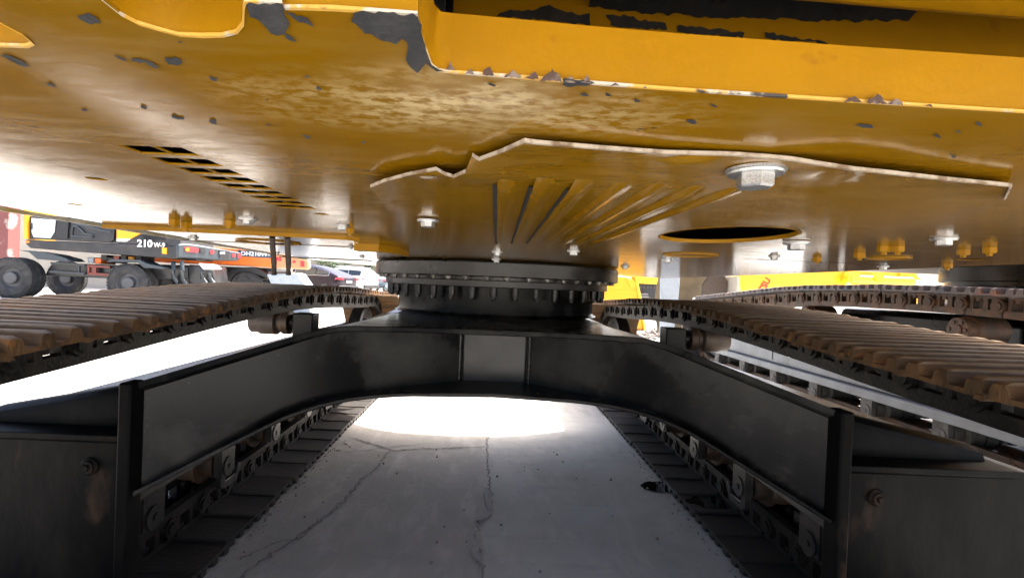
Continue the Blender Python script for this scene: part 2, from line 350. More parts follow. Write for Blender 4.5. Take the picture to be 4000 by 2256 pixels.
# ------------------------------------------------------------------ main excavator
ZP = 1.105                                   # underside of the upper structure
EX = thing('excavator', (0, 2.79, 0), 'yellow excavator seen from below, black undercarriage, swing ring and two rusty tracks', 'excavator')
# ---- upper structure: underside sheet
near_px = [(-700, 150), (0, 178), (105, 182), (131, 170), (95, 138), (0, 88), (-180, 0), (-260, -140), (330, -140), (400, 0), (470, 55), (540, 92), (620, 116), (700, 136), (790, 142), (870, 140), (925, 125), (950, 95), (952, 30), (958, 8), (1105, 12), (1112, 30), (1300, 36), (1632, 55), (1646, 120), (1664, 190), (1688, 255), (1712, 276), (1760, 281), (2000, 300), (2300, 325), (2650, 351), (3300, 394), (4000, 437), (5600, 535)]
near = [pz(x, y, ZP) for x, y in near_px]
LE0, LE1 = pz(0, 820, ZP), pz(1203, 1015, ZP)
RE0, RE1 = pz(3728, 1042, ZP), pz(2600, 1087, ZP)
def left_edge(Y): return LE0.lerp(LE1, (Y - LE0.y) / (LE1.y - LE0.y))
ldir = (LE1 - LE0).normalized(); lnrm = Vector((-ldir.y, ldir.x, 0))     # points outward (-X)
far = [RE1, Vector((1.0, 3.74, ZP)), Vector((.75, 3.60, ZP)), Vector((.5, 3.54, ZP)), Vector((.2, 3.53, ZP)), Vector((-.2, 3.56, ZP)), Vector((-.55, 3.63, ZP)), Vector((-.9, 3.78, ZP)), LE1]  # hidden middle curves inward, shaped so its shadow fits the sunlit patch
RN = Vector((RE0.x - .03, .42, ZP)); LN = left_edge(.26)
inL0, inL1 = LN - lnrm * .07, LE1 - lnrm * .07
outline = [LN.copy()] + [p for p in near if -0.62 < p.x] + [RN + Vector((0, -.03, 0)), RE0] + far[:-1] + [inL1]
outline[0] = inL0
near_in = [p for p in near if -0.62 < p.x and p.x < RN.x]
outline = [inL0] + near_in + [RN, RE0] + far[:-1] + [inL1]
holes = []
# grille: two rows of nine openings
A0, A1, B0 = pz(456, 566, ZP), pz(592, 566, ZP), pz(608, 574, ZP)
Aend = pz(1085, 807, ZP)
for i in range(9):
    t = i / 8; dy = .0395 * i; dx = lerp(0, Aend.x - A0.x, t)
    for x0, x1, yy in ((A0.x, A0.x + .029, A0.y), (B0.x - .002, B0.x + .023, A0.y)):
        holes.append([(x0 + dx, yy + dy), (x1 + dx, yy + dy), (x1 + dx + .001, yy + dy + .028), (x0 + dx + .001, yy + dy + .028)])
big = pz(2828, 914, ZP); bigr = .108; BS = 1.3; holes.append(circ(big, bigr, 36, BS))
for x, y, r in ((376, 698, .011), (3800, 1013, .03), (1256, 836, .012), (293, 798, .011), (1062, 905, .01)): holes.append(circ(pz(x, y, ZP), r, 14))
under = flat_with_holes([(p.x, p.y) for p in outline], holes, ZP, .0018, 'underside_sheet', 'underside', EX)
# lip turned up along the near edge
lp = MB(); lp.loft([[p + Vector((0, 0, .0018)) for p in near_in], [p + Vector((0, .0015, .030)) for p in near_in], [p + Vector((0, .03, .031)) for p in near_in]], cap=False, closed=False)
lp.build('edge_lip', 'yellow', EX, ang=60)
lp2 = MB(); lp2.loft([[p + Vector((0, -.0004, .0005)) for p in near_in], [p + Vector((0, -.0002, .0019)) for p in near_in]], cap=False, closed=False); lp2.build('edge_trim', 'yellow', EX)
# wall, seal strip and beam behind and above the lip
wl = MB(); wl.box(-.04, RN.x, .40, .408, 1.125, 1.45); wl.build('inner_wall', 'yellow', EX)
bk = MB(); bk.box(-.86, -.045, .385, .392, 1.116, 2.2); bk.box(-.045, RN.x - .01, .409, .415, 1.116, 2.2); bk.build('light_stop_sheet', 'blackplastic', EX)  # black sheets added to stop light entering the body from the near side
rf = random.Random(11); fx = [lerp(.07, .33, i / 60) for i in range(61)]
sl_ = MB(); sl_.loft([[(x, .3975, 1.224 + .004 * (abs((x - .2) / .13) ** 3) + rf.uniform(-.0018, .0012)) for x in fx], [(x, .390 + rf.uniform(-.002, .002), 1.230 + rf.uniform(-.002, .002)) for x in fx], [(x, .387, 1.245) for x in fx]], cap=False, closed=False)
sl_.build('foam_seal', 'dark_hole', EX)
p0, p1 = pz(2760, 0, 1.18), pz(4000, 106, 1.18)
bd = (p1 - p0).normalized()
bmn = MB(); e0 = p0 - bd * .55; e1 = p1 + bd * 1.1
bmn.prism([e0, e1, Vector((e1.x, .055, 1.18)), Vector((e0.x, .055, 1.18))], (0, 0, .12)); bmn.build('cross_beam', 'yellow', EX, bev=.01, bseg=3)
# house walls above
hw = MB()
ring_pts = [left_edge(.05), Vector((RN.x, .05, ZP)), RN, RE0] + far[:-1] + [LE1]
ring_pts[0].z = ZP
base = [Vector((p.x, p.y, ZP + .0085)) for p in ring_pts]
low = [Vector((p.x, p.y, 1.302 if p.y < .1 else ZP + .0085)) for p in ring_pts]
hw.loft([low, [Vector((p.x, p.y, 2.25)) for p in base], [Vector((p.x * .93, (p.y - 1.8) * .93 + 1.8, 2.32)) for p in base]], cap=False)
hw.f.append(tuple(range(len(hw.v) - len(base), len(hw.v))))
hw.build('house', 'yellow', EX)
li = MB(); cc = Vector((.05, 1.9, 0)); inn = [p for p in [left_edge(.42), Vector((RN.x, .42, ZP))] + [RE0] + far[:-1] + [LE1]]
inn = [Vector(((p.x - cc.x) * .985 + cc.x, max(.42, (p.y - cc.y) * .985 + cc.y), 0)) for p in inn]
li.loft([[p + Vector((0, 0, ZP + .010)) for p in inn], [p + Vector((0, 0, 1.38)) for p in inn]], cap=False); li.f.append(tuple(range(len(inn), 2 * len(inn)))); li.build('added_dark_shell', 'blackplastic', EX)  # black shell added inside the house so the openings stay dark
cw_ = MB(); cw_.box(RE0.x + .06, 1.70, .35, 3.9, 1.38, 1.42); cw_.build('sun_blocker', 'blackplastic', EX, bev=.005)  # unseen slab added to keep direct sun off the right track
# left rim bar with a gap to the sheet
rim = MB(); rim.prism([LN + Vector((0, 0, -.001)), LE1 + Vector((0, 0, -.001)), LE1 + lnrm * .006 + Vector((0, 0, -.001)), LN + lnrm * .006 + Vector((0, 0, -.001))], (0, 0, .008))
mat('rim_pale', (.62, .56, .42), .4, col2=(.5, .36, .1), scale=12); rim.build('side_rim', 'rim_pale', EX)
# turned-down seam flange across the left side, blocks and seams
def hang_strip(px, hgt, name, m, th=.01, z=ZP):
    P = [pz(x, y, z) for x, y in px]; mb = MB()
    mb.loft([[p + Vector((0, 0, -.0005)) for p in P], [p + Vector((0, 0, -hgt)) for p in P], [p + Vector((0, th, -hgt)) for p in P], [p + Vector((0, th, -.0005)) for p in P]], cap=False, closed=False)
    return mb.build(name, m, EX)
hang_strip([(398, 874), (700, 888), (1000, 902), (1350, 920), (1400, 926)], .010, 'seam_flange', 'yellow')
hang_strip([(1383, 948), (1480, 952), (1560, 966), (1588, 976)], .022, 'seam_block', 'yellow', .05)
hang_strip([(2960, 1012), (3500, 1036)], .001, 'panel_seam', 'dark_hole', .004)
hang_strip([(700, 936), (1100, 952), (1420, 966)], .002, 'panel_seam', 'dark_hole', .006)
hang_strip([(1090, 1000), (1450, 1017)], .004, 'panel_seam', 'dark_hole', .02)
hang_strip([(0, 590), (300, 660), (620, 752)], .0006, 'panel_seam', 'rust_and_shade', .0012)
# hole collar, bosses
def collar(c, r, dz, name, th=.006):
    mb = MB(); mb.lathe([(r, .03), (r + .001, -dz), (r + th, -dz), (r + th, -.0005)], (c.x, c.y, ZP), n=40); mb.build(name, 'yellow', EX)
mb = MB(); mb.lathe([(bigr - .001, -.0034), (bigr - .004, -.0036), (bigr - .004, .0035), (bigr - .001, .0035)], (0, 0, ZP), n=40); mb.v = [(v[0] + big.x, v[1] * BS + big.y, v[2]) for v in mb.v]; mb.build('hole_collar', 'yellow', EX)
mb = MB(); mb.box(big.x - .02, big.x + .3, big.y + .03, big.y + .10, 1.17, 1.3); mb.cyl((big.x - .06, big.y + .02, 1.15), .06, 0, .3); mb.build('inner_bracket', 'yellow', EX)
collar(pz(2696, 990, ZP), .066, .006, 'boss_ring'); collar(pz(3470, 1005, ZP), .04, .004, 'boss_ring'); collar(pz(1051, 944, ZP), .09, .004, 'boss_ring')
# ---- cover plate with torn near edge, bent away from the sheet
ZC = ZP - .006
cov = [((1447, 728), .010), ((1500, 706), .012), ((1593, 681), .010), ((1660, 668), .008), ((1704, 660), .010), ((1740, 680), .013), ((1772, 689), .013), ((1820, 668), .009), ((1845, 606), .003), ((1871, 622), .006), ((1960, 590), .007), ((2049, 550), .008), ((2097, 557), .007), ((2350, 578), .006), ((2600, 596), .004), ((2860, 602), .0015), ((3000, 612), .002), ((3089, 621), .005), ((3210, 641), .010), ((3334, 660), .013), ((3470, 674), .013), ((3700, 700), .010), ((3948, 724), .008), ((3925, 775), .004), ((3700, 850), .002), ((3300, 960), .001), ((2610, 1019), .001), ((2240, 1000), .001), ((1939, 985), .001), ((1690, 975), .001), ((1590, 930), .001), ((1520, 830), .002)]
cov = [(p, .003 + d * .55 if i < 23 else .003) for i, (p, d) in enumerate(cov)]
cb = bmesh.new(); cv = []
for (x, y), d in cov:
    q = pz(x, y, ZP - d); cv.append(cb.verts.new(q))
ce = [cb.edges.new((cv[i], cv[(i + 1) % len(cv)])) for i in range(len(cv))]
cxy = [(v.co.x, v.co.y) for v in cv]
def inside(x, y):
    c = False
    for i in range(len(cxy)):
        (x0, y0), (x1, y1) = cxy[i], cxy[i - 1]
        if (y0 > y) != (y1 > y) and x < (x1 - x0) * (y - y0) / (y1 - y0) + x0: c = not c
    return c
hv = [cb.verts.new((x, y, ZP - .003)) for x, y in circ(big, bigr, 36, BS)]; ce += [cb.edges.new((hv[i], hv[(i + 1) % 36])) for i in range(36)]
bmesh.ops.triangle_fill(cb, use_beauty=True, edges=ce, normal=(0, 0, 1))
bmesh.ops.delete(cb, geom=[f for f in cb.faces if math.hypot(f.calc_center_median().x - big.x, (f.calc_center_median().y - big.y) / BS) < bigr * .985], context='FACES')
for _ in range(5):                             # refine so that the bends can be shaped
    long = [e for e in cb.edges if e.calc_length() > .045]
    if long: bmesh.ops.subdivide_edges(cb, edges=long, cuts=1); bmesh.ops.triangulate(cb, faces=cb.faces[:])
near_edge = [(v[0], v[1], ZP - d) for (x, y), d in cov[:23] for v in [pz(x, y, ZP - d)]]
bset = set(v for e in cb.edges if e.is_boundary for v in e.verts)
for v in cb.verts:
    if v in bset: continue
    dm, zz = min((math.hypot(v.co.x - a[0], v.co.y - a[1]), a[2]) for a in near_edge)
    k = max(0, 1 - dm / .09) ** 1.5; v.co.z = lerp(ZP - .003, zz, k)
for e in cb.edges: e.smooth = True
for f in cb.faces: f.smooth = True
r = bmesh.ops.extrude_face_region(cb, geom=cb.faces[:])
for e in r['geom']:
    if isinstance(e, bmesh.types.BMVert): e.co.z += .0016
bmesh.ops.recalc_face_normals(cb, faces=cb.faces)
cme = bpy.data.meshes.new('cover_plate'); cb.to_mesh(cme); cb.free(); cme.materials.append(MATS['underside']); cme.set_sharp_from_angle(angle=R(45))
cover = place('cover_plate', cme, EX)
# bare sheared edge of the cover
be = MB(); E = [pz(x, y, ZP - d - .0002) for (x, y), d in cov[:24]]
for a, b in ((0, 8), (8, 24)):
    s = E[a:b]; be.loft([[p + Vector((0, -.0012, .0016)) for p in s], [p + Vector((0, -.0014, -.0010)) for p in s], [p + Vector((0, .0012, -.0012)) for p in s]], cap=False, closed=False)
be.build('sheared_edge', 'bare_edge', cover, ang=80)
# louvres
LT = [(1942, 678), (2095, 688), (2248, 700), (2400, 711), (2548, 718), (2702, 725), (2850, 733)]
for k in range(7):
    zz = ZP - .0034; A, B = pz(*LT[k], zz), pz(1941 + 57.5 * k, 955, zz); n = 18; rows = []; slit = k < 3
    hmax = .005 if slit else .0048
    for i in range(n + 1):
        t = i / n; q = A.lerp(B, t); e = min(1, min(t, 1 - t) / .10); e = math.sqrt(max(0, 1 - (1 - e) ** 2)); h = hmax * e
        sh = ((0, .7 if slit else -.06), (.0015, 1 if slit else .3), (.004, 1 if slit else .8), (.0075, 1), (.012, .85), (.017, .45), (.022, .1), (.025, -.06))
        rows.append([(q.x + dx_, q.y, zz + .0006 - h * hh_) for dx_, hh_ in sh])
    mb = MB(); mb.loft(rows, cap=False, closed=False); lv = mb.build('louvre', 'underside', cover, ang=70)
    if slit:
        mb = MB(); mb.loft([[(r_[0][0] - .0050 + .0010 * k, r_[0][1], zz - .0002) for r_ in rows[1:-1]], [(r_[0][0] + .0004, r_[0][1], r_[0][2] - .0002) for r_ in rows[1:-1]]], cap=False, closed=False); mb.build('slit', 'dark_hole', cover)
# ---- bolts
def bolt_mesh(m, washer=True):
    mb = MB()
    if washer: mb.lathe([(0, -.001), (.5, -.001), (.5, -.045), (.485, -.06), (.47, -.06), (.46, -.10), (.0, -.10)], n=28)
    mb.lathe([(.31, -.10), (.31, -.30), (.28, -.335), (0, -.335)] if washer else [(.5, 0), (.5, -.42), (.44, -.5), (.22, -.5), (.22, -.72), (0, -.72)], n=6)
    return mb.mesh('bolt', m, ang=20)
bw, by = bolt_mesh('zinc'), bolt_mesh('yellow', False)
for x, y, wpx, dz in ((2952, 660, 217, .004), (1672, 858, 86, .005), (1337, 880, 55, 0), (1943, 983, 45, .003), (2240, 979, 52, .003), (3111, 944, 98, .004), (3687, 930, 87, 0), (3024, 999, 42, 0), (2605, 1008, 50, 0), (2442, 1039, 36, 0), (3450, 1040, 40, 0), (970, 853, 70, 0), (755, 926, 42, 0), (1371, 962, 28, 0), (1414, 1000, 25, 0), (1083, 986, 22, 0), (1939, 1012, 40, 0)):
    q = pz(x, y, ZP - dz); s = wpx / F * q.y
    place('bolt', bw, EX, (q.x, q.y, ZP - dz - .0003), rot=(0, 0, random.uniform(0, 1)), scale=(s, s, s))
for x, y, wpx in ((3192, 1004, 34), (3358, 988, 38), (3453, 962, 44), (3508, 962, 44), (3763, 975, 42), (3866, 966, 46), (3700, 1030, 34), (681, 858, 44), (728, 868, 44), (896, 862, 44), (1368, 892, 34)):
    q = pz(x, y, ZP); s = wpx / F * q.y
    place('nut', by, EX, (q.x, q.y, ZP - .0002), rot=(0, 0, random.uniform(0, 1)), scale=(s, s, s))
# ---- two drain tubes
for x0, x1, y in ((1056, 1066, 925), (1116, 1122, 927)):
    t0 = pz(x0, y, ZP); mb = MB(); b0 = py_(x1, 1072, t0.y + .04)
    mb.tube([t0 + Vector((0, .012, -.0005)), t0.lerp(b0, .35) + Vector((-.0006, .012, 0)), t0.lerp(b0, .7) + Vector((0, .012, 0)), b0 + Vector((0, .008, 0))], .0078, 10); mb.build('drain_tube', 'rust_and_shade', EX)
# ---- chipped paint
def chip(poly, z=ZP - .0007, step=22, jit=7, seed=0):
    q = [pz(x, y, z) for x, y in ragged(poly, step, jit, seed)]; mb = MB(); mb.add(q, [tuple(range(len(q)))]); mb.build('paint_chip', 'primer', EX, smooth=False)
chip([(1390, 45), (1630, 60), (1642, 100), (1668, 200), (1690, 262), (1735, 283), (1700, 275), (1660, 245), (1628, 285), (1605, 262), (1580, 230), (1600, 190), (1575, 150), (1545, 172), (1470, 150), (1410, 120), (1372, 80)], seed=1)
chip([(955, 15), (1105, 18), (1110, 60), (1130, 100), (1118, 140), (1080, 143), (1040, 110), (1005, 80), (975, 60)], seed=2)
chip([(1118, 45), (1160, 62), (1195, 70), (1238, 120), (1205, 98), (1165, 85)], step=14, jit=4, seed=3)
chip([(1112, 135), (1140, 142), (1156, 168), (1128, 160)], step=14, jit=4, seed=4)
chip([(300, 60), (345, 50), (395, 92), (340, 95), (310, 80)], step=14, jit=4, seed=5)
chip([(2195, 305), (2260, 312), (2320, 322), (2300, 334), (2220, 340), (2200, 330)], step=12, jit=4, seed=6)
for i, (x, y, a, b) in enumerate(((470, 228, 24, 6), (540, 238, 28, 8), (590, 252, 30, 9), (677, 240, 36, 16), (705, 167, 10, 5), (830, 307, 18, 6), (60, 238, 62, 9), (695, 461, 28, 6), (832, 476, 15, 10), (1197, 535, 16, 5), (200, 333, 22, 5), (330, 430, 12, 4), (1050, 487, 9, 5), (1920, 331, 18, 6), (2285, 370, 20, 5), (2375, 373, 12, 6), (2700, 475, 24, 8), (2790, 414, 16, 5), (3380, 492, 36, 8), (3825, 484, 12, 7), (3660, 530, 15, 5), (3745, 516, 10, 4), (3720, 608, 14, 4), (3190, 670, 10, 5), (3450, 683, 14, 5), (3300, 682, 9, 3), (3640, 716, 14, 4), (1420, 556, 8, 4), (565, 420, 14, 7), (2490, 395, 12, 5), (1245, 345, 14, 7), (1200, 300, 9, 5))):
    th = random.Random(i).uniform(.1, .5); cc, ss = math.cos(th), math.sin(th)
    pts = [(x + (a * math.cos(t) * cc - b * math.sin(t) * ss), y + (a * math.cos(t) * ss + b * math.sin(t) * cc)) for t in [k * .7 for k in range(9)]]
    chip(pts, step=6, jit=3.6, seed=i, z=ZP - .0007 if y < 600 else ZP - .0007)
# chips on the lip face
q0, q1 = pz(1760, 281, ZP), pz(4000, 437, ZP); ld = (q1 - q0).normalized(); ln_ = Vector((ld.y, -ld.x, 0)); pl0 = q0 + ln_ * .0012
def lipchip(poly, step=10, jit=4, seed=0):
    q = [onplane(x, y, pl0, ln_) for x, y in ragged(poly, step, jit, seed)]; mb = MB(); mb.add(q, [tuple(range(len(q)))]); mb.build('rust_chip', 'rust_chip', EX, smooth=False)
for i, (x, wd, hh) in enumerate(((1755, 40, 30), (1835, 34, 20), (1905, 50, 34), (2000, 60, 28), (2080, 60, 26), (2150, 90, 44), (2225, 50, 24), (2290, 45, 32), (2400, 30, 10), (3330, 70, 24), (3420, 90, 34), (3500, 60, 22), (3630, 30, 10), (2520, 14, 5), (1390, 50, 18))):
    yb = interp([(1300, 34), (1640, 55), (1760, 283), (2000, 301), (2300, 326), (2650, 352), (3300, 395), (4000, 438)], x)
    if x > 1700: lipchip([(x - wd / 2, yb), (x + wd / 2, yb + wd * .06), (x + wd * .3, yb - hh * .6), (x + wd * .1, yb - hh), (x - wd * .2, yb - hh * .5)], seed=i)
for i, poly in enumerate(([(1935, 62), (1990, 40), (2060, 42), (2130, 20), (2200, 38), (2250, 60), (2300, 55), (2310, 98), (2100, 78)], [(2370, 55), (2385, 60), (2440, 62), (2520, 82), (2600, 90), (2610, 120), (2390, 102)], [(2640, 100), (2700, 104), (2820, 116), (2910, 132), (2900, 146), (2650, 126)], [(2990, 125), (3090, 146), (3230, 165), (3230, 172), (2990, 150)])):
    q = [onplane(x, y, Vector((0, .3985, 0)), Vector((0, 1, 0))) for x, y in ragged(poly, 16, 6, i)]; mb = MB(); mb.add(q, [tuple(range(len(q)))]); mb.build('paint_chip', 'soot', EX, smooth=False)
we = MB()
E2 = [p for p in near_in]
we.loft([[p + Vector((0, -.0009, .0006 + random.uniform(0, .0006))) for p in E2], [p + Vector((0, -.0009, -.0004)) for p in E2], [p + Vector((0, .0008, -.0005 - random.uniform(0, .0001))) for p in E2]], cap=False, closed=False)
mat('worn_edge', (.62, .36, .06), .4, col2=(.55, .50, .40), scale=45, lo=.5, hi=.56, col3=(.06, .05, .045), scale3=30, lo3=.60, hi3=.63)
we.build('worn_edge', 'worn_edge', EX)
# ---- swing ring and pedestal
CX, CY = .028, 2.79
rg = MB(); rg.lathe([(.30, 1.104), (.62, 1.104), (.668, 1.100), (.675, 1.092), (.675, 1.034), (.668, 1.030), (.60, 1.030), (.30, 1.030)], (CX, CY, 0), n=96); ring = rg.build('swing_ring_upper', 'black_gloss', EX)
rg = MB(); rg.lathe([(.3, 1.031), (.605, 1.031), (.605, 1.0155), (.617, 1.0155), (.62, 1.012), (.62, .986), (.616, .983), (.56, .983), (.3, .983)], (CX, CY, 0), n=96); ring2 = rg.build('swing_ring_lower', 'black_gloss', EX)
rg = MB(); rg.lathe([(.545, .984), (.545, .858), (.553, .848), (.565, .843)], (CX, CY, 0), n=96); drum = rg.build('pedestal', 'black', EX)
mb = MB(); mb.lathe([(0, 0), (.0155, 0), (.0155, -.040), (.0145, -.042), (.0, -.042)], n=16); mb.lathe([(.0125, -.042), (.0125, -.056), (.011, -.059), (0, -.059)], n=6); sleeve = mb.mesh('ring_bolt', 'black_gloss', ang=25)
for i in range(38):
    a = 2 * math.pi * (i + .35) / 38; place('ring_bolt', sleeve, ring2, (CX + .592 * math.cos(a), CY + .592 * math.sin(a), .9829), rot=(0, 0, a * 3))
mb = MB(); mb.lathe([(0, 0), (.016, 0), (.016, -.004), (.010, -.004), (.010, -.014), (0, -.015)], n=6); small = mb.mesh('ring_bolt', 'zinc_dirty', ang=25)
for i in range(46):
    a = 2 * math.pi * (i + random.uniform(-.14, .14)) / 46; place('ring_bolt', small, ring, (CX + .645 * math.cos(a), CY + .645 * math.sin(a), 1.0299), rot=(0, 0, random.uniform(0, 1)))
# ---- carbody (X frame)
TOPZ = [(0, .845), (.48, .845), (.52, .843), (.57, .834), (.62, .819), (.95, .706)]
BOTZ = [(0, .622), (.40, .620), (.48, .615), (.56, .602), (.64, .577), (.95, .418)]
def xo(x): return x * .968 + .028 * (1 - abs(x) / .95)
def sx_range(a, b, n): return [lerp(a, b, i / n) for i in range(n + 1)]
def front_y(x): return 1.89 - .715 * (abs(x) - .125) if abs(x) > .125 else 1.89
def topedge_y(x): x = abs(x); return interp([(0, 1.64), (.3, 1.63), (.5, 1.585), (.95, 1.268)], x)
def botedge_y(x): x = abs(x); return interp([(0, 1.675), (.3, 1.645), (.45, 1.58), (.55, 1.52), (.95, 1.262)], x)
def backedge_y(x): x = abs(x); return interp([(0, 2.79), (.3, 2.79), (.50, 2.45), (.62, 2.20), (.95, 1.72)], x)
def droop(x): return interp([(0, 0), (.5, 0), (.62, .10), (.95, .15)], abs(x))
xs = sx_range(-.95, .95, 48)
def mirror_y(y): return CY + (CY - y) * .56
for fl in (0, 1):
    my = (lambda y: y) if not fl else mirror_y
    mb = MB(); rr = []
    for x in xs:
        z = interp(TOPZ, abs(x)); y0, y1 = topedge_y(x), backedge_y(x); d = droop(x)
        x = xo(x); rr.append([(x, my(y0), z), (x, my(lerp(y0, y1, .15)), z - d * .1), (x, my(y1), z - d), (x, my(y1), z - d - .02), (x, my(y0 + .004), z - .020)])
    mb.loft(rr, cap=True); mb.build('frame_top_plate', 'black', EX, ang=50, bev=.004)
    mb = MB(); rr = []
    for x in xs:
        z = interp(BOTZ, abs(x)); y0, y1 = botedge_y(x), backedge_y(x)
        x = xo(x); rr.append([(x, my(y0), z), (x, my(y1), z), (x, my(y1), z - .014), (x, my(y0), z - .014)])
    mb.loft(rr, cap=True); bpl = mb.build('frame_bottom_plate', 'black', EX, ang=50, bev=.003)
    for s in (-1, 1):                          # leg webs
        mb = MB(); x_ = sx_range(.125, .95, 24); rr = []
        for x in x_:
            zt, zb = interp(TOPZ, x) - .018 - droop(x) * .08, interp(BOTZ, x) - .002
            X_ = xo(s * x); rr.append([(X_, my(front_y(x)), zt), (X_, my(front_y(x)), zb), (X_, my(front_y(x) + .02), zb), (X_, my(front_y(x) + .02), zt)])
        mb.loft(rr, cap=True); mb.build('leg_web', 'black', EX, ang=50)
        mb = MB(); rr = []
        for x in sx_range(.3, .95, 14):
            zt, zb = interp(TOPZ, x) - .018 - droop(x), interp(BOTZ, x) - .002
            rr.append([(s * x, my(backedge_y(x) - .03), zt), (s * x, my(backedge_y(x) - .03), zb), (s * x, my(backedge_y(x) - .05), zb), (s * x, my(backedge_y(x) - .05), zt)])
        mb.loft(rr, cap=True); mb.build('leg_web', 'black', EX, ang=50)
    mb = MB(); y = my(1.886); mb.box(-.127 + .024, .127 + .024, min(y, my(1.905)), max(y, my(1.905)), .612, .83); mb.build('centre_plate', 'black_highlight', EX, bev=.012, bseg=3)
    for s in (-1, 1):                          # weld beads
        mb = MB(); P = [(s * .134 + .024 + random.uniform(-.001, .001), my(1.878), lerp(.616, .826, i / 40)) for i in range(41)]
        mb.tube(P, [.0075 + random.uniform(-.0012, .0016) for _ in P], 6); mb.build('weld_bead', 'black_gloss', EX, ang=70)
    for s in (-1, 1):                          # leg ends that meet the track frames
        o = lambda x, y, z: (s * (x - .031), my(y), z)
        def sbox(mb, x0, x1, y0, y1, z0, z1):
            x0 -= .031; x1 -= .031; mb.box(min(s * x0, s * x1), max(s * x0, s * x1), min(my(y0), my(y1)), max(my(y0), my(y1)), z0, z1)
        mb = MB(); sbox(mb, .945, .978, 1.245, 1.30, .16, .708); mb.build('leg_post', 'black_dull', EX, bev=.006)
        mb = MB(); sbox(mb, .979, 1.56, 1.285, 1.33, .155, .545); lp_ = mb.build('leg_end', 'black_dull', EX, bev=.008)
        mb = MB(); sbox(mb, .980, 1.46, 1.262, 1.62, .548, .566); mb.build('ledge_plate', 'black_dull', EX, bev=.003)
        mb = MB(); rr = []
        for i in range(9):
            a = math.pi / 2 * i / 8; rr.append((1.335 + .055 * math.sin(a), .068 * (1 - math.cos(a))))
        prof = [(1.335, .567), (1.335, .655), (1.343, .674), (1.36, .686), (1.40, .688), (1.72, .60), (1.72, .567)]
        mb.prism([o(.979, a, b) for a, b in prof], (s * .43, 0, 0)); mb.v = [(v[0], v[1], v[2] - max(0, abs(v[0]) - .98) * .22) if v[2] > .6 else v for v in mb.v]; mb.build('leg_cap', 'black_dull', EX, bev=.006)
        mb = MB(); P = [o(.983 + random.uniform(-.001, .001), 1.281, lerp(.17, .54, i / 40)) for i in range(41)]; mb.tube(P, [.007 + random.uniform(-.001, .0015) for _ in P], 6); mb.build('weld_bead', 'black_gloss', EX, ang=70)
        mb = MB(); mb.lathe([(0, 0), (.024, 0), (.024, -.004), (.017, -.008), (.017, -.013), (0, -.013)], n=20, axis='y', c=o(1.075, 1.2845, .475) if not fl else o(1.075, 1.2845, .475))
        mb.lathe([(.009, -.013), (.008, -.018), (0, -.018)], n=6, axis='y', c=o(1.075, 1.2845, .475)); mb.build('plug', 'black_dull', lp_)
# swivel joint below the centre, hoses
mb = MB(); mb.lathe([(.0, .60), (.11, .60), (.13, .63), (.13, .80)], (CX, CY, 0), n=32); mb.build('swivel_joint', 'steel_dark', EX)

# ------------------------------------------------------------------ tracks
def shoe_mesh(width, p, k, m):
    """triple grouser shoe: profile in (travel, outward), swept across the width"""
    h = .090 * k; b0 = .052 * k; b1 = .062 * k; hw_ = p / 2
    prof = [(-hw_ - .012, b0 + .002), (-hw_ + .012, b0), (hw_ - .012, b0), (hw_ + .004, b0 - .006), (hw_ + .018, b0 - .004), (hw_ + .014, b0 + .004), (hw_ - .004, b1 - .004)]
    def rib(c, w0, w1): return [(c + w0, b1), (c + w1 + .002, h - .006), (c + w1 - .002, h - .001), (c - w1 + .002, h), (c - w1 - .002, h - .005), (c - w0, b1)]
    prof += rib(hw_ - .028, .019, .012) + rib(0, .018, .012) + rib(-hw_ + .026, .019, .012)
    prof += [(-hw_ - .008, b1 + .004)]
    mb = MB(); W2 = width / 2; rings = []
    for x, e in ((-W2, .8), (-W2 + .016, 1), (W2 - .016, 1), (W2, .8)):
        rings.append([(x, a, b if b < b1 + .005 else lerp(b1, b, e)) for a, b in prof])
    mb.loft(rings, cap=True); return mb.mesh('track_shoe', m, ang=40)
def link_mesh(p, k, side, m):
    mb = MB(); t = .016 * k; z0, z1 = -.055 * k, .052 * k; s = side
    hw_ = p / 2
    mb.box(-t, t, -hw_ + .006, hw_ + .012, z0, z0 + .036 * k)          # rail
    mb.box(-t, t, -hw_ + .010, hw_ - .012, z1 - .018 * k, z1 - .0008)  # shoe seat
    mb.box(-t, t, -.012 * k, .012 * k, z0 + .034 * k, z1 - .018 * k)   # strut
    mb.box(-t * .9, t * .9, hw_ - .030 * k, hw_ - .014, z0 + .034 * k, z1 - .018 * k)
    mb.cyl((0, -hw_ + .028 * k, 0), .034 * k, -t * 1.5, t * 1.5, 'x', 18)
    mb.cyl((0, -hw_ + .028 * k, 0), .021 * k, -t * 1.9, t * 1.9, 'x', 14)
    mb.cyl((0, .032 * k, z1 - .022 * k), .010 * k, -t * .8, t * .8, 'z', 6)
    for yy in (-.032, .045): mb.box(-.010 * k, .010 * k, yy * k - .010 * k, yy * k + .010 * k, z1 - .034 * k, z1 - .016 * k)
    return mb.mesh('track_link', m, ang=30)
def track_path(top, c0, r0, c1, r1, zb):
    """closed loop in (y, z), clockwise: top run toward +y, far wheel, bottom run, near wheel"""
    pts = [(y, z) for y, z in top]
    for i in range(1, 16):
        a = math.pi / 2 - math.pi * i / 16; pts.append((c1[0] + r1 * math.cos(a), c1[1] + r1 * math.sin(a)))
    pts += [(c1[0], zb), (c0[0], zb)]
    for i in range(1, 16):
        a = -math.pi / 2 - math.pi * i / 16; pts.append((c0[0] + r0 * math.cos(a), c0[1] + r0 * math.sin(a)))
    return pts
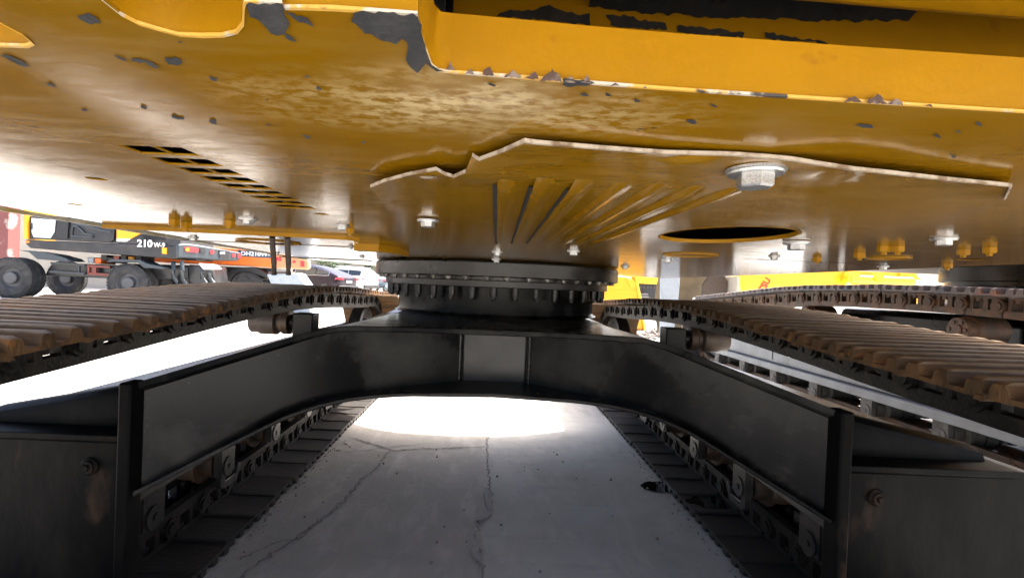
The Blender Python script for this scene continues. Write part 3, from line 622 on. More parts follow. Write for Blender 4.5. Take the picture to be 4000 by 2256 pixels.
def stations(path, pitch):
    P = [Vector((a, b)) for a, b in path]; P.append(P[0]); seg = [(P[i], P[i + 1], (P[i + 1] - P[i]).length) for i in range(len(P) - 1)]
    tot = sum(s[2] for s in seg); n = round(tot / pitch); pt = tot / n
    def at(s):
        s %= tot
        for a, b, l in seg:
            if s <= l and l > 0: return a.lerp(b, s / l)
            s -= l
        return P[0]
    out = []
    for i in range(n):
        a, b = at((i - .5) * pt), at((i + .5) * pt); d = b - a; out.append(((a + b) / 2, math.atan2(d.y, d.x)))
    return out, pt
def make_track(parent, xc, width, path, pitch, k, m_up, m_low, m_link, ymax=99):
    st, pt = stations(path, pitch); up, lo_ = shoe_mesh(width, pt, k, m_up), shoe_mesh(width, pt, k, m_low)
    lk = link_mesh(pt, k, 1, m_link)
    for p, a in st:
        low = math.cos(a) < -.5; j = random.uniform(-.003, .003)
        place('track_shoe', lo_ if low else up, parent, (xc + j * 1.6, p.x, p.y), rot=(a + random.uniform(-.02, .02), random.uniform(-.006, .006), random.uniform(-.004, .004)))
        for s in (-1, 1): place('track_link', lk, parent, (xc + s * .085 * k, p.x, p.y), rot=(a, 0, 0))
def roller_mesh(r, L_, m):
    mb = MB(); mb.lathe([(0, -L_ * .55), (r * .72, -L_ * .55), (r * .78, -L_ * .5), (r * .78, -L_ * .36), (r * 1.14, -L_ * .34), (r * 1.14, -L_ * .27), (r, -L_ * .25), (r, -L_ * .02), (r * .9, 0), (r, L_ * .02), (r, L_ * .25), (r * 1.14, L_ * .27), (r * 1.14, L_ * .34), (r * .78, L_ * .36), (r * .78, L_ * .5), (r * .72, L_ * .55), (0, L_ * .55)], n=28, axis='x')
    return mb.mesh('roller', m, ang=30)
def roller_block(k, m):
    mb = MB(); mb.box(-.018 * k, .018 * k, -.055 * k, .055 * k, -.035 * k, .095 * k); mb.lathe([(.044 * k, -.024 * k), (.044 * k, .024 * k)], n=24, axis='x', cap=True); mb.lathe([(.012 * k, -.028 * k), (.012 * k, .028 * k)], n=12, axis='x', cap=True)
    return mb.mesh('roller_block', m, ang=30)
PITCHM = .19
top_run = [(.62, .768), (.85, .770), (1.1, .782), (1.35, .796), (1.65, .815), (1.93, .832), (2.2, .846), (2.5, .857), (2.8, .861), (3.1, .856), (3.4, .845), (3.8, .825), (4.2, .806), (4.6, .80)]
pathm = track_path(top_run, (.62, .43), .338, (4.65, .44), .358, .092)
rol, blk = roller_mesh(.072, .25, 'link_rust'), roller_block(.9, 'steel_dark')
carr = MB(); carr.lathe([(0, -.135), (.062, -.135), (.066, -.13), (.066, -.085), (.074, -.08), (.074, .01), (.066, .02), (.060, .025), (.060, .04), (.070, .05), (.070, .085), (.055, .09), (0, .09)], n=32, axis='x'); carr = carr.mesh('carrier_roller', 'roller', ang=30)
for s in (-1, 1):
    X = lambda a, b: (min(s * a, s * b), max(s * a, s * b))
    mb = MB(); prof = [(1.065, .332), (1.405, .332), (1.405, .50), (1.33, .60), (1.14, .60), (1.065, .50)]
    mb.prism([(s * a, 1.45, b) for a, b in prof], (0, 2.95, 0)); fr = mb.build('track_frame', 'black', EX, bev=.01)
    mb = MB(); a, b = X(1.035, 1.43); mb.box(a, b, 1.40, 4.45, .300, .3305); mb.build('flange', 'steel_dust', fr, bev=.004)
    mb = MB(); a, b = X(1.05, 1.066); mb.box(a, b, 1.40, 4.4, .352, .392); mb.build('side_rail', 'steel_dust', fr, bev=.004)
    make_track(fr, s * 1.215 + .012, .60, pathm, PITCHM, 1., 'shoe', 'shoe_plain', 'link')
    for i in range(7):
        y = 1.55 + .44 * i; place('bottom_roller', rol, fr, (s * 1.23, y, .222))
        for q in (-1, 1): place('roller_block', blk, fr, (s * 1.23 + q * .165, y, .213))
    for y in (1.95, 3.2):                       # chain guide guards, hook-shaped
        mb = MB(); g = [(0, .30), (0, .135), (.03, .118), (.13, .118), (.16, .16), (.16, .185), (.135, .185), (.125, .15), (.04, .15), (.035, .17), (.035, .30)]
        mb.prism([(s * 1.058, y + a_, b_) for a_, b_ in g], (s * .022, 0, 0)); mb.build('chain_guard', 'steel_dark', fr, bev=.003)
    for y in (2.8,):
        place('carrier_roller', carr, fr, (s * 1.23, y, .733), rot=(0, 0, 0 if s < 0 else math.pi))
        mb = MB(); a, b = X(1.0, 1.115); mb.box(a, b, y - .055, y + .055, .605, .79); mb.build('carrier_bracket', 'black', fr, bev=.006)
        mb = MB(); mb.cyl((s * 1.12, y, .733), .045, -.06, .06, 'x', 20); mb.build('carrier_shaft', 'steel_dark', fr)
    for y, r, nm in ((.62, .28, 'idler'), (4.65, .30, 'sprocket')):
        mb = MB(); mb.lathe([(.05, -.06), (.1, -.06), (.12, -.03), (r - .05, -.03), (r - .03, -.06), (r, -.05), (r, .05), (r - .03, .06), (r - .05, .03), (.12, .03), (.1, .06), (.05, .06)], (s * 1.23, y, .435), 'x', 36); mb.build(nm, 'steel_dark', fr)
    mb = MB(); a, b = X(1.08, 1.4); mb.box(a, b, 4.35, 4.75, .3, .58); mb.build('drive_housing', 'black', fr, bev=.02)
# oil on a shoe of the right track
mb = MB(); q = [(1.045 + .105 * math.cos(t) + .012 * math.cos(5 * t), 2.22 + .062 * math.sin(t) + .006 * math.sin(7 * t), .0425) for t in [k * .2618 for k in range(24)]]
mb.add(q, [tuple(range(24))]); mb.build('oil_stain', 'oil', fr, smooth=False)

# ------------------------------------------------------------------ neighbouring excavator on the right
EX2 = thing('excavator', (4.25, 3.6, 0), 'large excavator with grey track frames parked beside the black undercarriage, dark swing ring', 'excavator')
P2 = .216; K2 = 1.16
tr2 = [(1.5, .965), (2.0, .985), (2.44, .975), (2.8, .992), (3.3, 1.0), (3.9, .995), (4.3, .987), (4.75, .96), (5.2, .925), (5.8, .88), (6.25, .85)]
path2 = track_path(tr2, (1.5, .535), .43, (6.25, .48), .37, .11)
rol2, blk2 = roller_mesh(.080, .30, 'grey_roller'), roller_block(.95, 'grey_roller')
c2m = MB(); c2m.lathe([(0, -.15), (.03, -.15), (.03, -.142), (.07, -.142), (.076, -.135), (.076, -.09), (.084, -.085), (.084, .1), (0, .1)], n=32, axis='x')
for i in range(6): a = math.pi / 3 * i; c2m.cyl((0, .05 * math.cos(a), .05 * math.sin(a)), .011, -.149, -.14, 'x', 8)
c2m = c2m.mesh('carrier_roller', 'link_rust', ang=30)
for xc in (2.95, 5.55):
    mb = MB(); prof = [(-.19, .347), (.19, .347), (.19, .60), (.13, .70), (-.13, .70), (-.19, .62)]
    mb.prism([(xc + a, 1.9, b) for a, b in prof], (0, 4.2, 0)); fr = mb.build('track_frame', 'grey_frame', EX2, bev=.012)
    mb = MB(); mb.box(xc - .235, xc + .235, 1.85, 6.1, .285, .3455); mb.build('flange', 'grey_frame', fr, bev=.004)
    make_track(fr, xc, .60, path2, P2, K2, 'shoe_grey', 'shoe_plain', 'link_rust')
    for i in range(7):
        y = 2.35 + .58 * i; place('bottom_roller', rol2, fr, (xc, y, .215))
        for q in (-1, 1): place('roller_block', blk2, fr, (xc + q * .19, y, .198))
    for y in (2.92, 4.35):
        place('carrier_roller', c2m, fr, (xc, y, .838)); mb = MB(); mb.box(xc + .08, xc + .19, y - .06, y + .06, .70, .86); mb.build('carrier_bracket', 'black', fr)
    mb = MB(); mb.box(xc - .198, xc - .1905, 4.72, 4.735, .373, .60); mb.build('rib', 'grey_frame', fr)
    for y in (3.72, 3.42):
        mb = MB(); mb.lathe([(.016, 0), (.016, -.006), (.011, -.01), (0, -.011)], (xc - .1905, y, .50), 'x', 12); mb.build('rivet', 'zinc', fr)
    if xc < 3:
        mb = MB(); mb.box(xc - .1935, xc - .1906, 4.42, 4.47, .435, .53); stk = mb.build('sticker', 'white_paint', fr)
        mb = MB(); P = [(xc - .1945, 4.445 + .012 * math.cos(t), .475 + .015 * math.sin(t)) for t in [k * .5 for k in range(9)]] + [(xc - .1945, 4.433, .51)]; mb.tube(P, .002, 6)
        mb.build('sticker_mark', 'blackplastic', fr)
    for y, r in ((1.5, .36), (6.25, .31)):
        mb = MB(); mb.lathe([(.05, -.07), (r - .04, -.05), (r, -.05), (r, .05), (r - .04, .05), (.05, .07)], (xc, y, .51), 'x', 36); mb.build('end_wheel', 'grey_roller', fr)
mb = MB(); mb.box(3.15, 5.35, 2.8, 4.4, .62, .92); mb.build('carbody', 'black', EX2, bev=.05)
rg = MB(); rg.lathe([(.5, .92), (.58, .92), (.58, 1.13), (.66, 1.13), (.66, 1.16), (.70, 1.165), (.70, 1.27), (.4, 1.27)], (4.25, 3.6, 0), n=64); r2 = rg.build('swing_ring', 'black_gloss', EX2)
for i in range(40):
    a = 2 * math.pi * i / 40; place('ring_bolt', sleeve, r2, (4.25 + .625 * math.cos(a), 3.6 + .625 * math.sin(a), 1.129))
mb = MB(); mb.box(2.85, 5.65, 1.4, 4.85, 1.272, 1.36); mb.build('deck', 'blackplastic', EX2, bev=.02)
mb = MB(); mb.box(2.9, 5.6, 1.3, 3.0, 1.362, 2.4); mb.build('counterweight', 'lemon', EX2, bev=.12, bseg=4)
mb = MB(); mb.box(2.95, 5.55, 3.02, 4.8, 1.362, 2.2); mb.build('engine_cover', 'lemon', EX2, bev=.06, bseg=3)

# ------------------------------------------------------------------ background machines
class Side:
    """a thing seen side-on: a vertical plane through its near side, pixels become points on that plane"""
    def __init__(s, px, D, th, root):
        s.root = root; s.p0 = py_(px, 1100, D); s.u = Vector((math.cos(th), math.sin(th), 0)); s.n = Vector((math.sin(th), -math.cos(th), 0)); s.th = th
    def P(s, px, py, back=0.): return onplane(px, py, s.p0, s.n) - s.n * back
    def slab(s, poly, d0, d1, name, m, parent=None, bev=0, bseg=2):
        mb = MB(); mb.prism([s.P(x, y, d0) for x, y in poly], -s.n * (d1 - d0)); return mb.build(name, m, parent or s.root, bev=bev, bseg=bseg)
    def disc(s, px, py, rpx, d0, d1, name, m, parent=None, n=20, sy=1.):
        return s.slab([(px + rpx * math.cos(2 * math.pi * i / n), py + rpx * sy * math.sin(2 * math.pi * i / n)) for i in range(n)], d0, d1, name, m, parent)
    def text(s, body, px, py, size, m, name='lettering', rot=0., sx=1., shear=0., ext=.004):
        me = text_mesh(body, size, name, m, ext, shear, sx); q = s.P(px, py, -.012)
        mw = Matrix.Rotation(s.th, 3, 'Z') @ Matrix.Rotation(R(90), 3, 'X') @ Matrix.Rotation(rot, 3, 'Z')
        o = place(name, me, s.root, q); o.rotation_euler = mw.to_euler(); return o
def wheel(parent, c, r, wdt, th, dual=True, tread=True):
    """tyre with lugs, rim and hub; axis horizontal"""
    mb = MB(); n = 40; prof = [(r * .56, .02), (r * .62, -.01), (r * .86, -.012), (r * .96, .02), (r, .05), (r, wdt - .05), (r * .96, wdt - .02), (r * .86, wdt), (r * .56, wdt)]
    mb.lathe(prof, axis='y', n=n)
    if tread:
        for i in range(n):
            a = 2 * math.pi * i / n; ca, sa = math.cos(a), math.sin(a); da = .055
            q = [Vector((r * 1.03 * math.cos(a + t), yy, r * 1.03 * math.sin(a + t))) for t, yy in ((-da, .025), (da, .025), (da + .03, wdt * .45), (-da + .03, wdt * .45))]
            mb.prism(q, (-.05 * ca, 0, -.05 * sa))
    ty = place('wheel', mb.mesh('wheel', 'tyre', ang=25), parent, c, rot=(0, 0, th))
    mb = MB(); mb.lathe([(r * .60, .015), (r * .56, .02), (r * .50, .10), (r * .46, .13), (r * .18, .13)], axis='y', n=32); mb.lathe([(r * .30, .13), (r * .30, .03), (r * .26, .01), (0, .01)], axis='y', n=20)
    o = place('rim', mb.mesh('rim', 'hub', ang=30), ty, c); return ty

# ---- black and yellow wheeled excavator
q = py_(35, 1085, 14.5)
W1 = thing('wheeled_excavator', (q.x + 3, q.y, 0), 'black and yellow wheeled excavator with white numerals on its side behind the left track', 'excavator')
S = Side(35, 14.45, R(5), W1)
for (x, y, r) in ((35, 1085, 79), (495, 1106, 76)):
    c = S.P(x, y); rr = r * 14.55 / F; c.z = max(c.z, rr)
    wheel(W1, c, rr, .27, R(5)); wheel(W1, c - S.n * .34, rr, .27, R(5)); wheel(W1, c - S.n * 2.1, rr, .27, R(5))
S.slab([(95, 935), (520, 952), (700, 962), (690, 1010), (640, 1008), (115, 968), (98, 955)], .02, 2.3, 'skirt', 'body_dark', bev=.03)
S.slab([(104, 842), (104, 932), (455, 948), (455, 850)], .10, .16, 'cab_side', 'body_dark')
S.slab([(90, 800), (104, 800), (104, 934), (90, 932)], .02, 1.1, 'cab_pillar', 'bright_yellow', bev=.02)
S.slab([(115, 850), (210, 858), (206, 905), (190, 930), (124, 926), (115, 905)], .06, .09, 'cab_window', 'glass_pale', bev=.01)
S.slab([(222, 862), (262, 866), (258, 930), (196, 930), (216, 905)], .05, .09, 'door_panel', 'blackplastic')
S.slab([(278, 868), (445, 890), (440, 935), (428, 944), (272, 938)], .03, .09, 'side_door', 'body_dark', bev=.02)
mb = MB(); mb.tube([S.P(x, y, .0) for x, y in ((283, 885), (300, 882), (318, 898), (332, 912), (364, 918), (362, 926), (280, 920), (283, 885))], .022, 6); mb.build('grab_rail', 'body_slate', W1)
mb = MB(); mb.tube([S.P(x, y, .0) for x, y in ((300, 874), (350, 885), (400, 900), (430, 905))], .02, 6); mb.build('grab_rail', 'body_slate', W1)
mb = MB(); mb.tube([S.P(x, y, .3) for x, y in ((64, 830), (64, 890), (70, 910), (90, 914))], .03, 6); mb.build('mirror_arm', 'body_slate', W1)
mb = MB(); mb.tube([S.P(x, y, .0) for x, y in ((116, 870), (125, 872), (125, 894), (116, 896))], .014, 6); mb.build('grab_rail', 'blackplastic', W1)
S.slab([(455, 870), (700, 900), (700, 962), (455, 950)], .06, 2.2, 'side_panel', 'body_dark', bev=.02)
S.slab([(454, 892), (552, 908), (508, 932), (454, 931)], .02, .06, 'yellow_stripe', 'bright_yellow')
S.slab([(454, 931), (508, 932), (490, 943), (454, 942)], .02, .06, 'white_stripe', 'white_paint')
for i in range(8):
    for j in range(3): S.disc(556 + i * 11 + j * 4, 920 + j * 6 + i * .5, 2.4, .03, .06, 'vent_hole', 'dark_hole', n=6)
S.text('210', 536, 962, .30, 'white_paint', sx=.98); S.text('W-9', 601, 964, .19, 'white_paint', sx=.92)
S.slab([(634, 967), (652, 968), (651, 992), (634, 990)], -.02, .02, 'yellow_tag', 'bright_yellow')
S1 = S; S = Side(690, 14.9, R(68), W1)
cw = S.slab([(690, 953), (720, 950), (770, 956), (935, 985), (938, 1012), (920, 1019), (860, 1017), (690, 1006)], -.05, .8, 'counterweight', 'body_slate', bev=.05, bseg=3)
for poly, m, nm in (([(715, 967), (722, 963), (764, 967), (771, 975), (765, 986), (722, 983)], 'red_light', 'tail_light'), ([(718, 969), (732, 967), (732, 981), (718, 979)], 'amber', 'amber_light'), ([(776, 969), (796, 971), (796, 989), (776, 987)], 'blackplastic', 'recess'), ([(850, 976), (890, 980), (888, 1010), (852, 1006)], 'blackplastic', 'recess'), ([(852, 982), (872, 984), (872, 992), (852, 990)], 'white_paint', 'plate'), ([(922, 988), (937, 990), (937, 1008), (922, 1006)], 'red_light', 'tail_light')):
    S.slab(poly, -.075 if nm != 'amber_light' else -.085, -.05, nm, m)
S.disc(823, 984, 8, -.07, -.05, 'reflector', 'red_light'); S.disc(908, 997, 7, -.07, -.05, 'reflector', 'red_light'); S = S1; S.disc(107, 944, 8, .0, .03, 'marker_light', 'amber', sy=.5)
S.slab([(72, 976), (125, 979), (205, 992), (262, 1008), (278, 1020), (252, 1020), (150, 1012), (118, 985)], -.05, .6, 'fender', 'body_slate', bev=.01)
S.slab([(420, 1022), (440, 1012), (550, 1015), (580, 1030), (650, 1044), (640, 1050), (565, 1046), (540, 1024), (448, 1022)], -.05, .6, 'fender', 'body_slate', bev=.01)
S.slab([(150, 1022), (480, 1035), (700, 1040), (700, 1090), (420, 1088), (120, 1075)], .5, 1.8, 'chassis', 'body_dark', bev=.02)
for poly in ([(165, 1021), (300, 1030), (300, 1036), (165, 1029)], [(160, 1055), (300, 1064), (300, 1071), (160, 1063)], [(275, 1036), (280, 1036), (280, 1064), (275, 1064)]): S.slab(poly, .3, .36, 'step_bar', 'body_slate')
for poly in ([(310, 1032), (400, 1038), (400, 1046), (310, 1040)], [(310, 1062), (400, 1068), (400, 1078), (310, 1072)], [(310, 1040), (318, 1040), (318, 1066), (310, 1066)], [(330, 1040), (345, 1041), (345, 1066), (330, 1066)]): S.slab(poly, .32, .4, 'step_frame', 'chassis_red')
for x, y, m in ((305, 1010, 'pale_steel'), (335, 1014, 'orange'), (360, 1000, 'blackplastic'), (385, 1010, 'blackplastic'), (410, 1005, 'chassis_red'), (440, 1000, 'blackplastic'), (470, 1008, 'bright_yellow'), (500, 1003, 'blackplastic')):
    S.slab([(x - 13, y - 10), (x + 13, y - 9), (x + 12, y + 14), (x - 12, y + 13)], .5, 1.2, 'valve_block', m, bev=.02)
for x, y0, y1 in ((655, 1020, 1085), (690, 1018, 1090), (770, 1030, 1085), (800, 1040, 1085)):
    mb = MB(); mb.tube([S.P(x, y0, .3), S.P(x + 8, (y0 + y1) / 2, .2), S.P(x - 3, y1, .35), S.P(x + 12, y1 + 20, .4)], .06, 8); mb.build('stabiliser_strut', 'body_slate', W1)
S.slab([(780, 1028), (825, 1032), (845, 1050), (800, 1052)], -.1, .4, 'white_guard', 'white_paint', bev=.02)
S.slab([(700, 1030), (800, 1038), (810, 1110), (700, 1110)], .5, 1.5, 'stabiliser_frame', 'body_dark', bev=.05)
# ---- orange wheeled excavator behind it
q = py_(958, 1120, 17.5)
W2 = thing('wheeled_excavator', (q.x, q.y, 0), 'orange wheeled excavator standing behind the black and yellow wheeled excavator', 'excavator')
S = Side(958, 17.5, R(6), W2)
S.slab([(560, 940), (1062, 985), (1062, 1045), (940, 1036), (560, 1020)], 0, 1.2, 'body', 'orange', bev=.03)
S.slab([(1064, 984), (1205, 1015), (1207, 1046), (1195, 1052), (1064, 1044)], -.03, .35, 'counterweight', 'pale_orange', bev=.06, bseg=3)
S.slab([(930, 974), (1061, 990), (1061, 1008), (930, 1000)], -.012, .0, 'lettering_band', 'car_blue')
S.text('DH210W-7', 941, 996, .20, 'white_paint', sx=1.15)
S.slab([(1082, 1004), (1100, 1006), (1100, 1020), (1082, 1018)], -.05, -.03, 'tail_light', 'red_light'); S.slab([(1175, 1018), (1190, 1020), (1190, 1042), (1175, 1040)], -.05, -.03, 'tail_light', 'red_light'); S.disc(1150, 1022, 6, -.05, -.03, 'reflector', 'red_light')
for x in (958, 560):
    c = S.P(x, 1120); c.z = .56; wheel(W2, c, .56, .28, R(6)); wheel(W2, c - S.n * 2.0, .56, .28, R(6))
S.slab([(880, 1098), (895, 1060), (930, 1044), (985, 1042), (1020, 1054), (1046, 1075), (1046, 1086), (1010, 1072), (975, 1058), (930, 1060), (905, 1078), (897, 1098)], -.05, .6, 'fender', 'blackplastic', bev=.01)
S.slab([(600, 1030), (1060, 1046), (1060, 1090), (600, 1085)], .5, 1.8, 'chassis', 'body_dark', bev=.02)
# ---- pale blade
q = py_(1120, 1150, 13)
BL = thing('dozer_blade', (q.x, q.y, 0), 'pale blue grey steel blade standing behind the left track beside the cars', 'blade')
S = Side(1120, 13, R(0), BL)
S.slab([(1042, 1070), (1160, 1068), (1172, 1082), (1198, 1118), (1216, 1222), (1085, 1222), (1062, 1118)], 0, .10, 'face_plate', 'pale_steel', bev=.02)
S.slab([(1160, 1066), (1174, 1070), (1206, 1116), (1222, 1222), (1214, 1222), (1196, 1118), (1170, 1084)], -.03, .35, 'end_plate', 'white_paint')
S.slab([(1046, 1060), (1130, 1060), (1134, 1070), (1046, 1070)], .02, .4, 'mounting_bracket', 'rust_and_shade')
# ---- cars
def car(name, rear_px, D, th, L_, Wd, Ht, m, label, coupe=False, sedan=False, group=None):
    """lofted body: local x runs from rear (0) to front (-L), y into the scene"""
    q = py_(rear_px, 1100, D); root = thing(name, (q.x, q.y, 0), label, 'car', group)
    if sedan: st = [(0, .62, .95, .66), (.03, .40, 1.02, 1.02), (.16, .28, 1.0, 1.06), (.30, .24, .98, Ht - .04), (.45, .22, .96, Ht), (.58, .22, .95, Ht - .05), (.72, .22, .93, .98), (.92, .24, .84, .86), (1, .40, .66, .68)]
    elif coupe: st = [(0, .60, .98, 1.02), (.03, .40, 1.06, 1.10), (.14, .30, 1.06, 1.30), (.32, .26, 1.03, Ht - .04), (.48, .24, 1.0, Ht), (.60, .24, .98, Ht - .06), (.74, .24, .98, 1.06), (.92, .26, .92, .94), (1, .42, .72, .74)]
    else: st = [(0, .62, 1.05, 1.10), (.02, .42, 1.12, 1.40), (.08, .30, 1.12, Ht - .06), (.30, .26, 1.08, Ht), (.50, .26, 1.05, Ht), (.62, .26, 1.02, Ht - .07), (.76, .26, 1.0, 1.10), (.93, .28, .95, .98), (1, .44, .74, .76)]
    w2 = Wd / 2; rows = []; ct, sn = math.cos(th), math.sin(th)
    def X(lx, ly, lz): return (q.x + lx * ct - ly * sn, q.y + lx * sn + ly * ct, lz)
    for f, zb, belt, zt in st:
        k = .90 if f in (0, 1) else .97 if f < .05 or f > .9 else 1.0; a = w2 * k; green = max(0, min(1, (zt - belt) / .5)); wr = lerp(a * .93, w2 * .68, green)
        half = [(a * .86, zb), (a * .97, zb + .10), (a, lerp(zb, belt, .5)), (a * .985, belt - .06), (a * .95, belt), (lerp(a * .95, wr, .88), lerp(belt, zt, .85)), (wr * .85, zt)]
        rows.append([X(-f * L_, w2 + yy, zz) for yy, zz in [(-a_, z_) for a_, z_ in half] + [(a_, z_) for a_, z_ in reversed(half)]])
    mb = MB(); mb.loft(rows); body = mb.build('body', m, root, ang=45)
    sub = body.modifiers.new('sub', 'SUBSURF'); sub.levels = 2; sub.render_levels = 2
    def wp(i, t):                               # point on the near greenhouse side
        f, zb, belt, zt = st[i]; k = 1.0; a = w2; green = max(0, min(1, (zt - belt) / .5)); wr = lerp(a * .93, w2 * .68, green)
        return Vector(X(-f * L_, w2 - lerp(a * .95, wr, t) - .012, lerp(belt, zt, t)))
    idx = [2, 3, 4, 5] if not sedan else [3, 4, 5]
    for a_, b_ in zip(idx, idx[1:]):
        g = MB(); p = [wp(a_, .14), wp(b_, .14), wp(b_, .74), wp(a_, .70)]; cxx = sum(p, Vector()) / 4; p = [cxx + (v - cxx) * .95 for v in p]; g.prism(p, Vector(X(0, .03, 0)) - Vector(X(0, 0, 0))); g.build('side_window', 'glass_dark', root)
    pts = [wp(i, .10) for i in idx] + [wp(idx[-1], .5)] + [wp(i, .80) for i in reversed(idx)]; g = MB(); g.tube(pts + [pts[0]], .012, 5); g.build('window_trim', 'chrome', root)
    for s in (0, 1):
        g = MB(); y0 = .05 if s == 0 else Wd - .45; g.box(0, 0, 0, 0, 0, 0); g.v = []; g.f = []
        pts = [X(-.22, y0 - .06 if s == 0 else y0 + .46, .90), X(.015, y0, .88), X(.02, y0 + .4, .90), X(.01, y0 + .4, 1.00), X(0, y0, 1.02), X(-.20, y0 - .05 if s == 0 else y0 + .45, .99)]
        g.prism(pts, Vector(X(-.05, .05 if s == 0 else -.05, 0)) - Vector(X(0, 0, 0))); g.build('tail_light', 'red_light', root)
    g = MB(); g.box(0, 1, 0, 1, 0, 1); g.v = [X(lerp(-.02, .02, a), lerp(Wd / 2 - .25, Wd / 2 + .25, b), lerp(.74, .86, c)) for a, b, c in g.v]; g.build('number_plate', 'glass_pale', root)
    g = MB(); g.box(0, 1, 0, 1, 0, 1); g.v = [X(lerp(-.12, .03, a), lerp(.08, Wd - .08, b), lerp(.36, .58, c)) for a, b, c in g.v]; g.build('bumper', 'blackplastic' if not sedan else m, root, bev=.04)
    if not coupe and not sedan:
        for yy in (.28, Wd - .28): g = MB(); g.tube([X(-.12 * L_, yy, Ht - .02), X(-.3 * L_, yy, Ht + .05), X(-.55 * L_, yy, Ht + .03)], .022, 6); g.build('roof_rail', 'chrome', root)
    r = .35
    for f in (.19, .80):
        for yy, o_ in ((.0, 0), (Wd - .22, 0)):
            c = X(-f * L_, yy - .012 if yy == 0 else yy, r); g = MB(); g.lathe([(r * .66, 0), (r * .9, -.005), (r, .03), (r, .20), (r * .9, .22), (r * .66, .2)], axis='y', n=28); ty = place('wheel', g.mesh('wheel', 'blackplastic'), root, c, rot=(0, 0, th))
            g = MB(); g.lathe([(r * .67, .0), (r * .62, .02), (r * .6, .10), (0, .10)], axis='y', n=24)
            for i in range(10): a = i * .628; g.prism([(math.cos(a) * .05 - math.sin(a) * .014, .012, math.sin(a) * .05 + math.cos(a) * .014), (math.cos(a) * .05 + math.sin(a) * .014, .012, math.sin(a) * .05 - math.cos(a) * .014), (math.cos(a) * r * .64 + math.sin(a) * .014, .004, math.sin(a) * r * .64 - math.cos(a) * .014), (math.cos(a) * r * .64 - math.sin(a) * .014, .004, math.sin(a) * r * .64 + math.cos(a) * .014)], (0, .02, 0))
            place('rim', g.mesh('rim', 'chrome'), ty, c)
    return root
car('parked_car', 1322, 25.5, R(-18), 4.8, 1.9, 1.66, 'car_purple', 'dark purple coupe-backed car parked nearest the pale blade', coupe=True, group='cars parked in the yard')
car('parked_car', 1422, 33, R(-20), 4.7, 1.9, 1.78, 'car_white', 'white estate car with roof rails parked behind the purple car', group='cars parked in the yard')
car('parked_car', 1502, 36, R(-20), 4.7, 1.8, 1.47, 'car_blue', 'dark blue low car parked just beyond the white car', sedan=True, group='cars parked in the yard')
# ---- wall and column far left, trees behind the cars
mb = MB(); mb.box(-34, -10, 24, 24.4, 0, 6); wb = mb.build('building_wall', 'cream', smooth=False); tag(wb, 'cream plastered wall behind the black wheeled excavator', 'wall')
q = py_(24, 1000, 19); mb = MB(); mb.box(q.x - .30, q.x + .24, 18.8, 19.3, 0, 5.5); mb.box(q.x - .36, q.x + .30, 18.74, 19.36, 0, .25); tag(mb.build('column', 'red_brown', bev=.02), 'red brown painted column with pale scuffs beside the wheeled excavator cab', 'column')
def tree(x, y, h, r, seed, label):
    rn = random.Random(seed); t = thing('tree', (x, y, 0), label, 'tree', 'trees behind the cars'); mb = MB()
    mb.tube([(x, y, 0), (x + .1, y, h * .3), (x - .1, y + .1, h * .7)], [.18, .14, .05], 8)
    for i in range(6): a = rn.uniform(0, 6.28); z0 = h * rn.uniform(.25, .5); mb.tube([(x, y, z0), (x + r * .6 * math.cos(a), y + r * .6 * math.sin(a), z0 + h * .25)], [.07, .02], 6)
    mb.build('trunk', 'bark', t); mb = MB(); cl = [(Vector((rn.gauss(0, r * .42), rn.gauss(0, r * .42), h * .6 + rn.gauss(0, h * .17))), rn.uniform(.5, .9)) for _ in range(16)]
    for i in range(2200):
        c, k = rn.choice(cl); p = Vector((x, y, 0)) + c + Vector((rn.gauss(0, 1), rn.gauss(0, 1), rn.gauss(0, .8))) * k * .55
        a = Vector((rn.gauss(0, 1), rn.gauss(0, 1), rn.gauss(0, 1))).normalized(); b = a.orthogonal().normalized(); s_ = rn.uniform(.07, .16)
        mb.add([p - a * s_, p + b * s_ * .6, p + a * s_, p - b * s_ * .6], [(0, 1, 2, 3)])
    mb.build('crown', 'leaf', t, smooth=False)
for i, x in enumerate((-16, -12.5, -9)): tree(x, 48 + (i % 3) * 1.6, 5 + (i * 7 % 4) * .5, 2.2, i, 'leafy green tree standing in the row behind the parked cars')
# ---- right background
q = py_(2440, 1200, 12)
B1 = thing('loader_bucket', (q.x, q.y, 0), 'orange yellow loader bucket standing on the ground behind the swing ring', 'bucket')
S = Side(2440, 12, R(4), B1)
S.slab([(2250, 1060), (2480, 1084), (2497, 1160), (2514, 1288), (2250, 1276)], 0, 1.1, 'shell', 'bright_yellow', bev=.03)
S.slab([(2474, 1070), (2484, 1070), (2504, 1165), (2522, 1291), (2513, 1290), (2494, 1165)], -.05, 1.15, 'side_plate', 'lemon', bev=.01)
S.slab([(2445, 1090), (2474, 1090), (2490, 1115), (2465, 1132)], -.03, .0, 'corner_gusset', 'bright_yellow', bev=.01); S.slab([(2380, 1134), (2492, 1140), (2493, 1143), (2380, 1137)], -.02, .0, 'stiffener', 'lemon')
q = py_(2540, 1200, 19)
B2 = thing('excavator', (q.x, q.y, 0), 'far yellow excavator with black engine panel seen between bucket and grey plate', 'excavator')
S = Side(2540, 19, R(0), B2)
S.slab([(2470, 1020), (2610, 1026), (2610, 1112), (2470, 1106)], 0, 2.2, 'engine_cover', 'lemon', bev=.04)
S.slab([(2470, 1106), (2610, 1112), (2610, 1162), (2470, 1158)], .05, 2.1, 'engine_panel', 'blackplastic', bev=.03)
for i in range(5): S.slab([(2502 + i * 13, 1118), (2508 + i * 13, 1118), (2508 + i * 13, 1126), (2502 + i * 13, 1126)], .02, .05, 'slot', 'rust_and_shade')
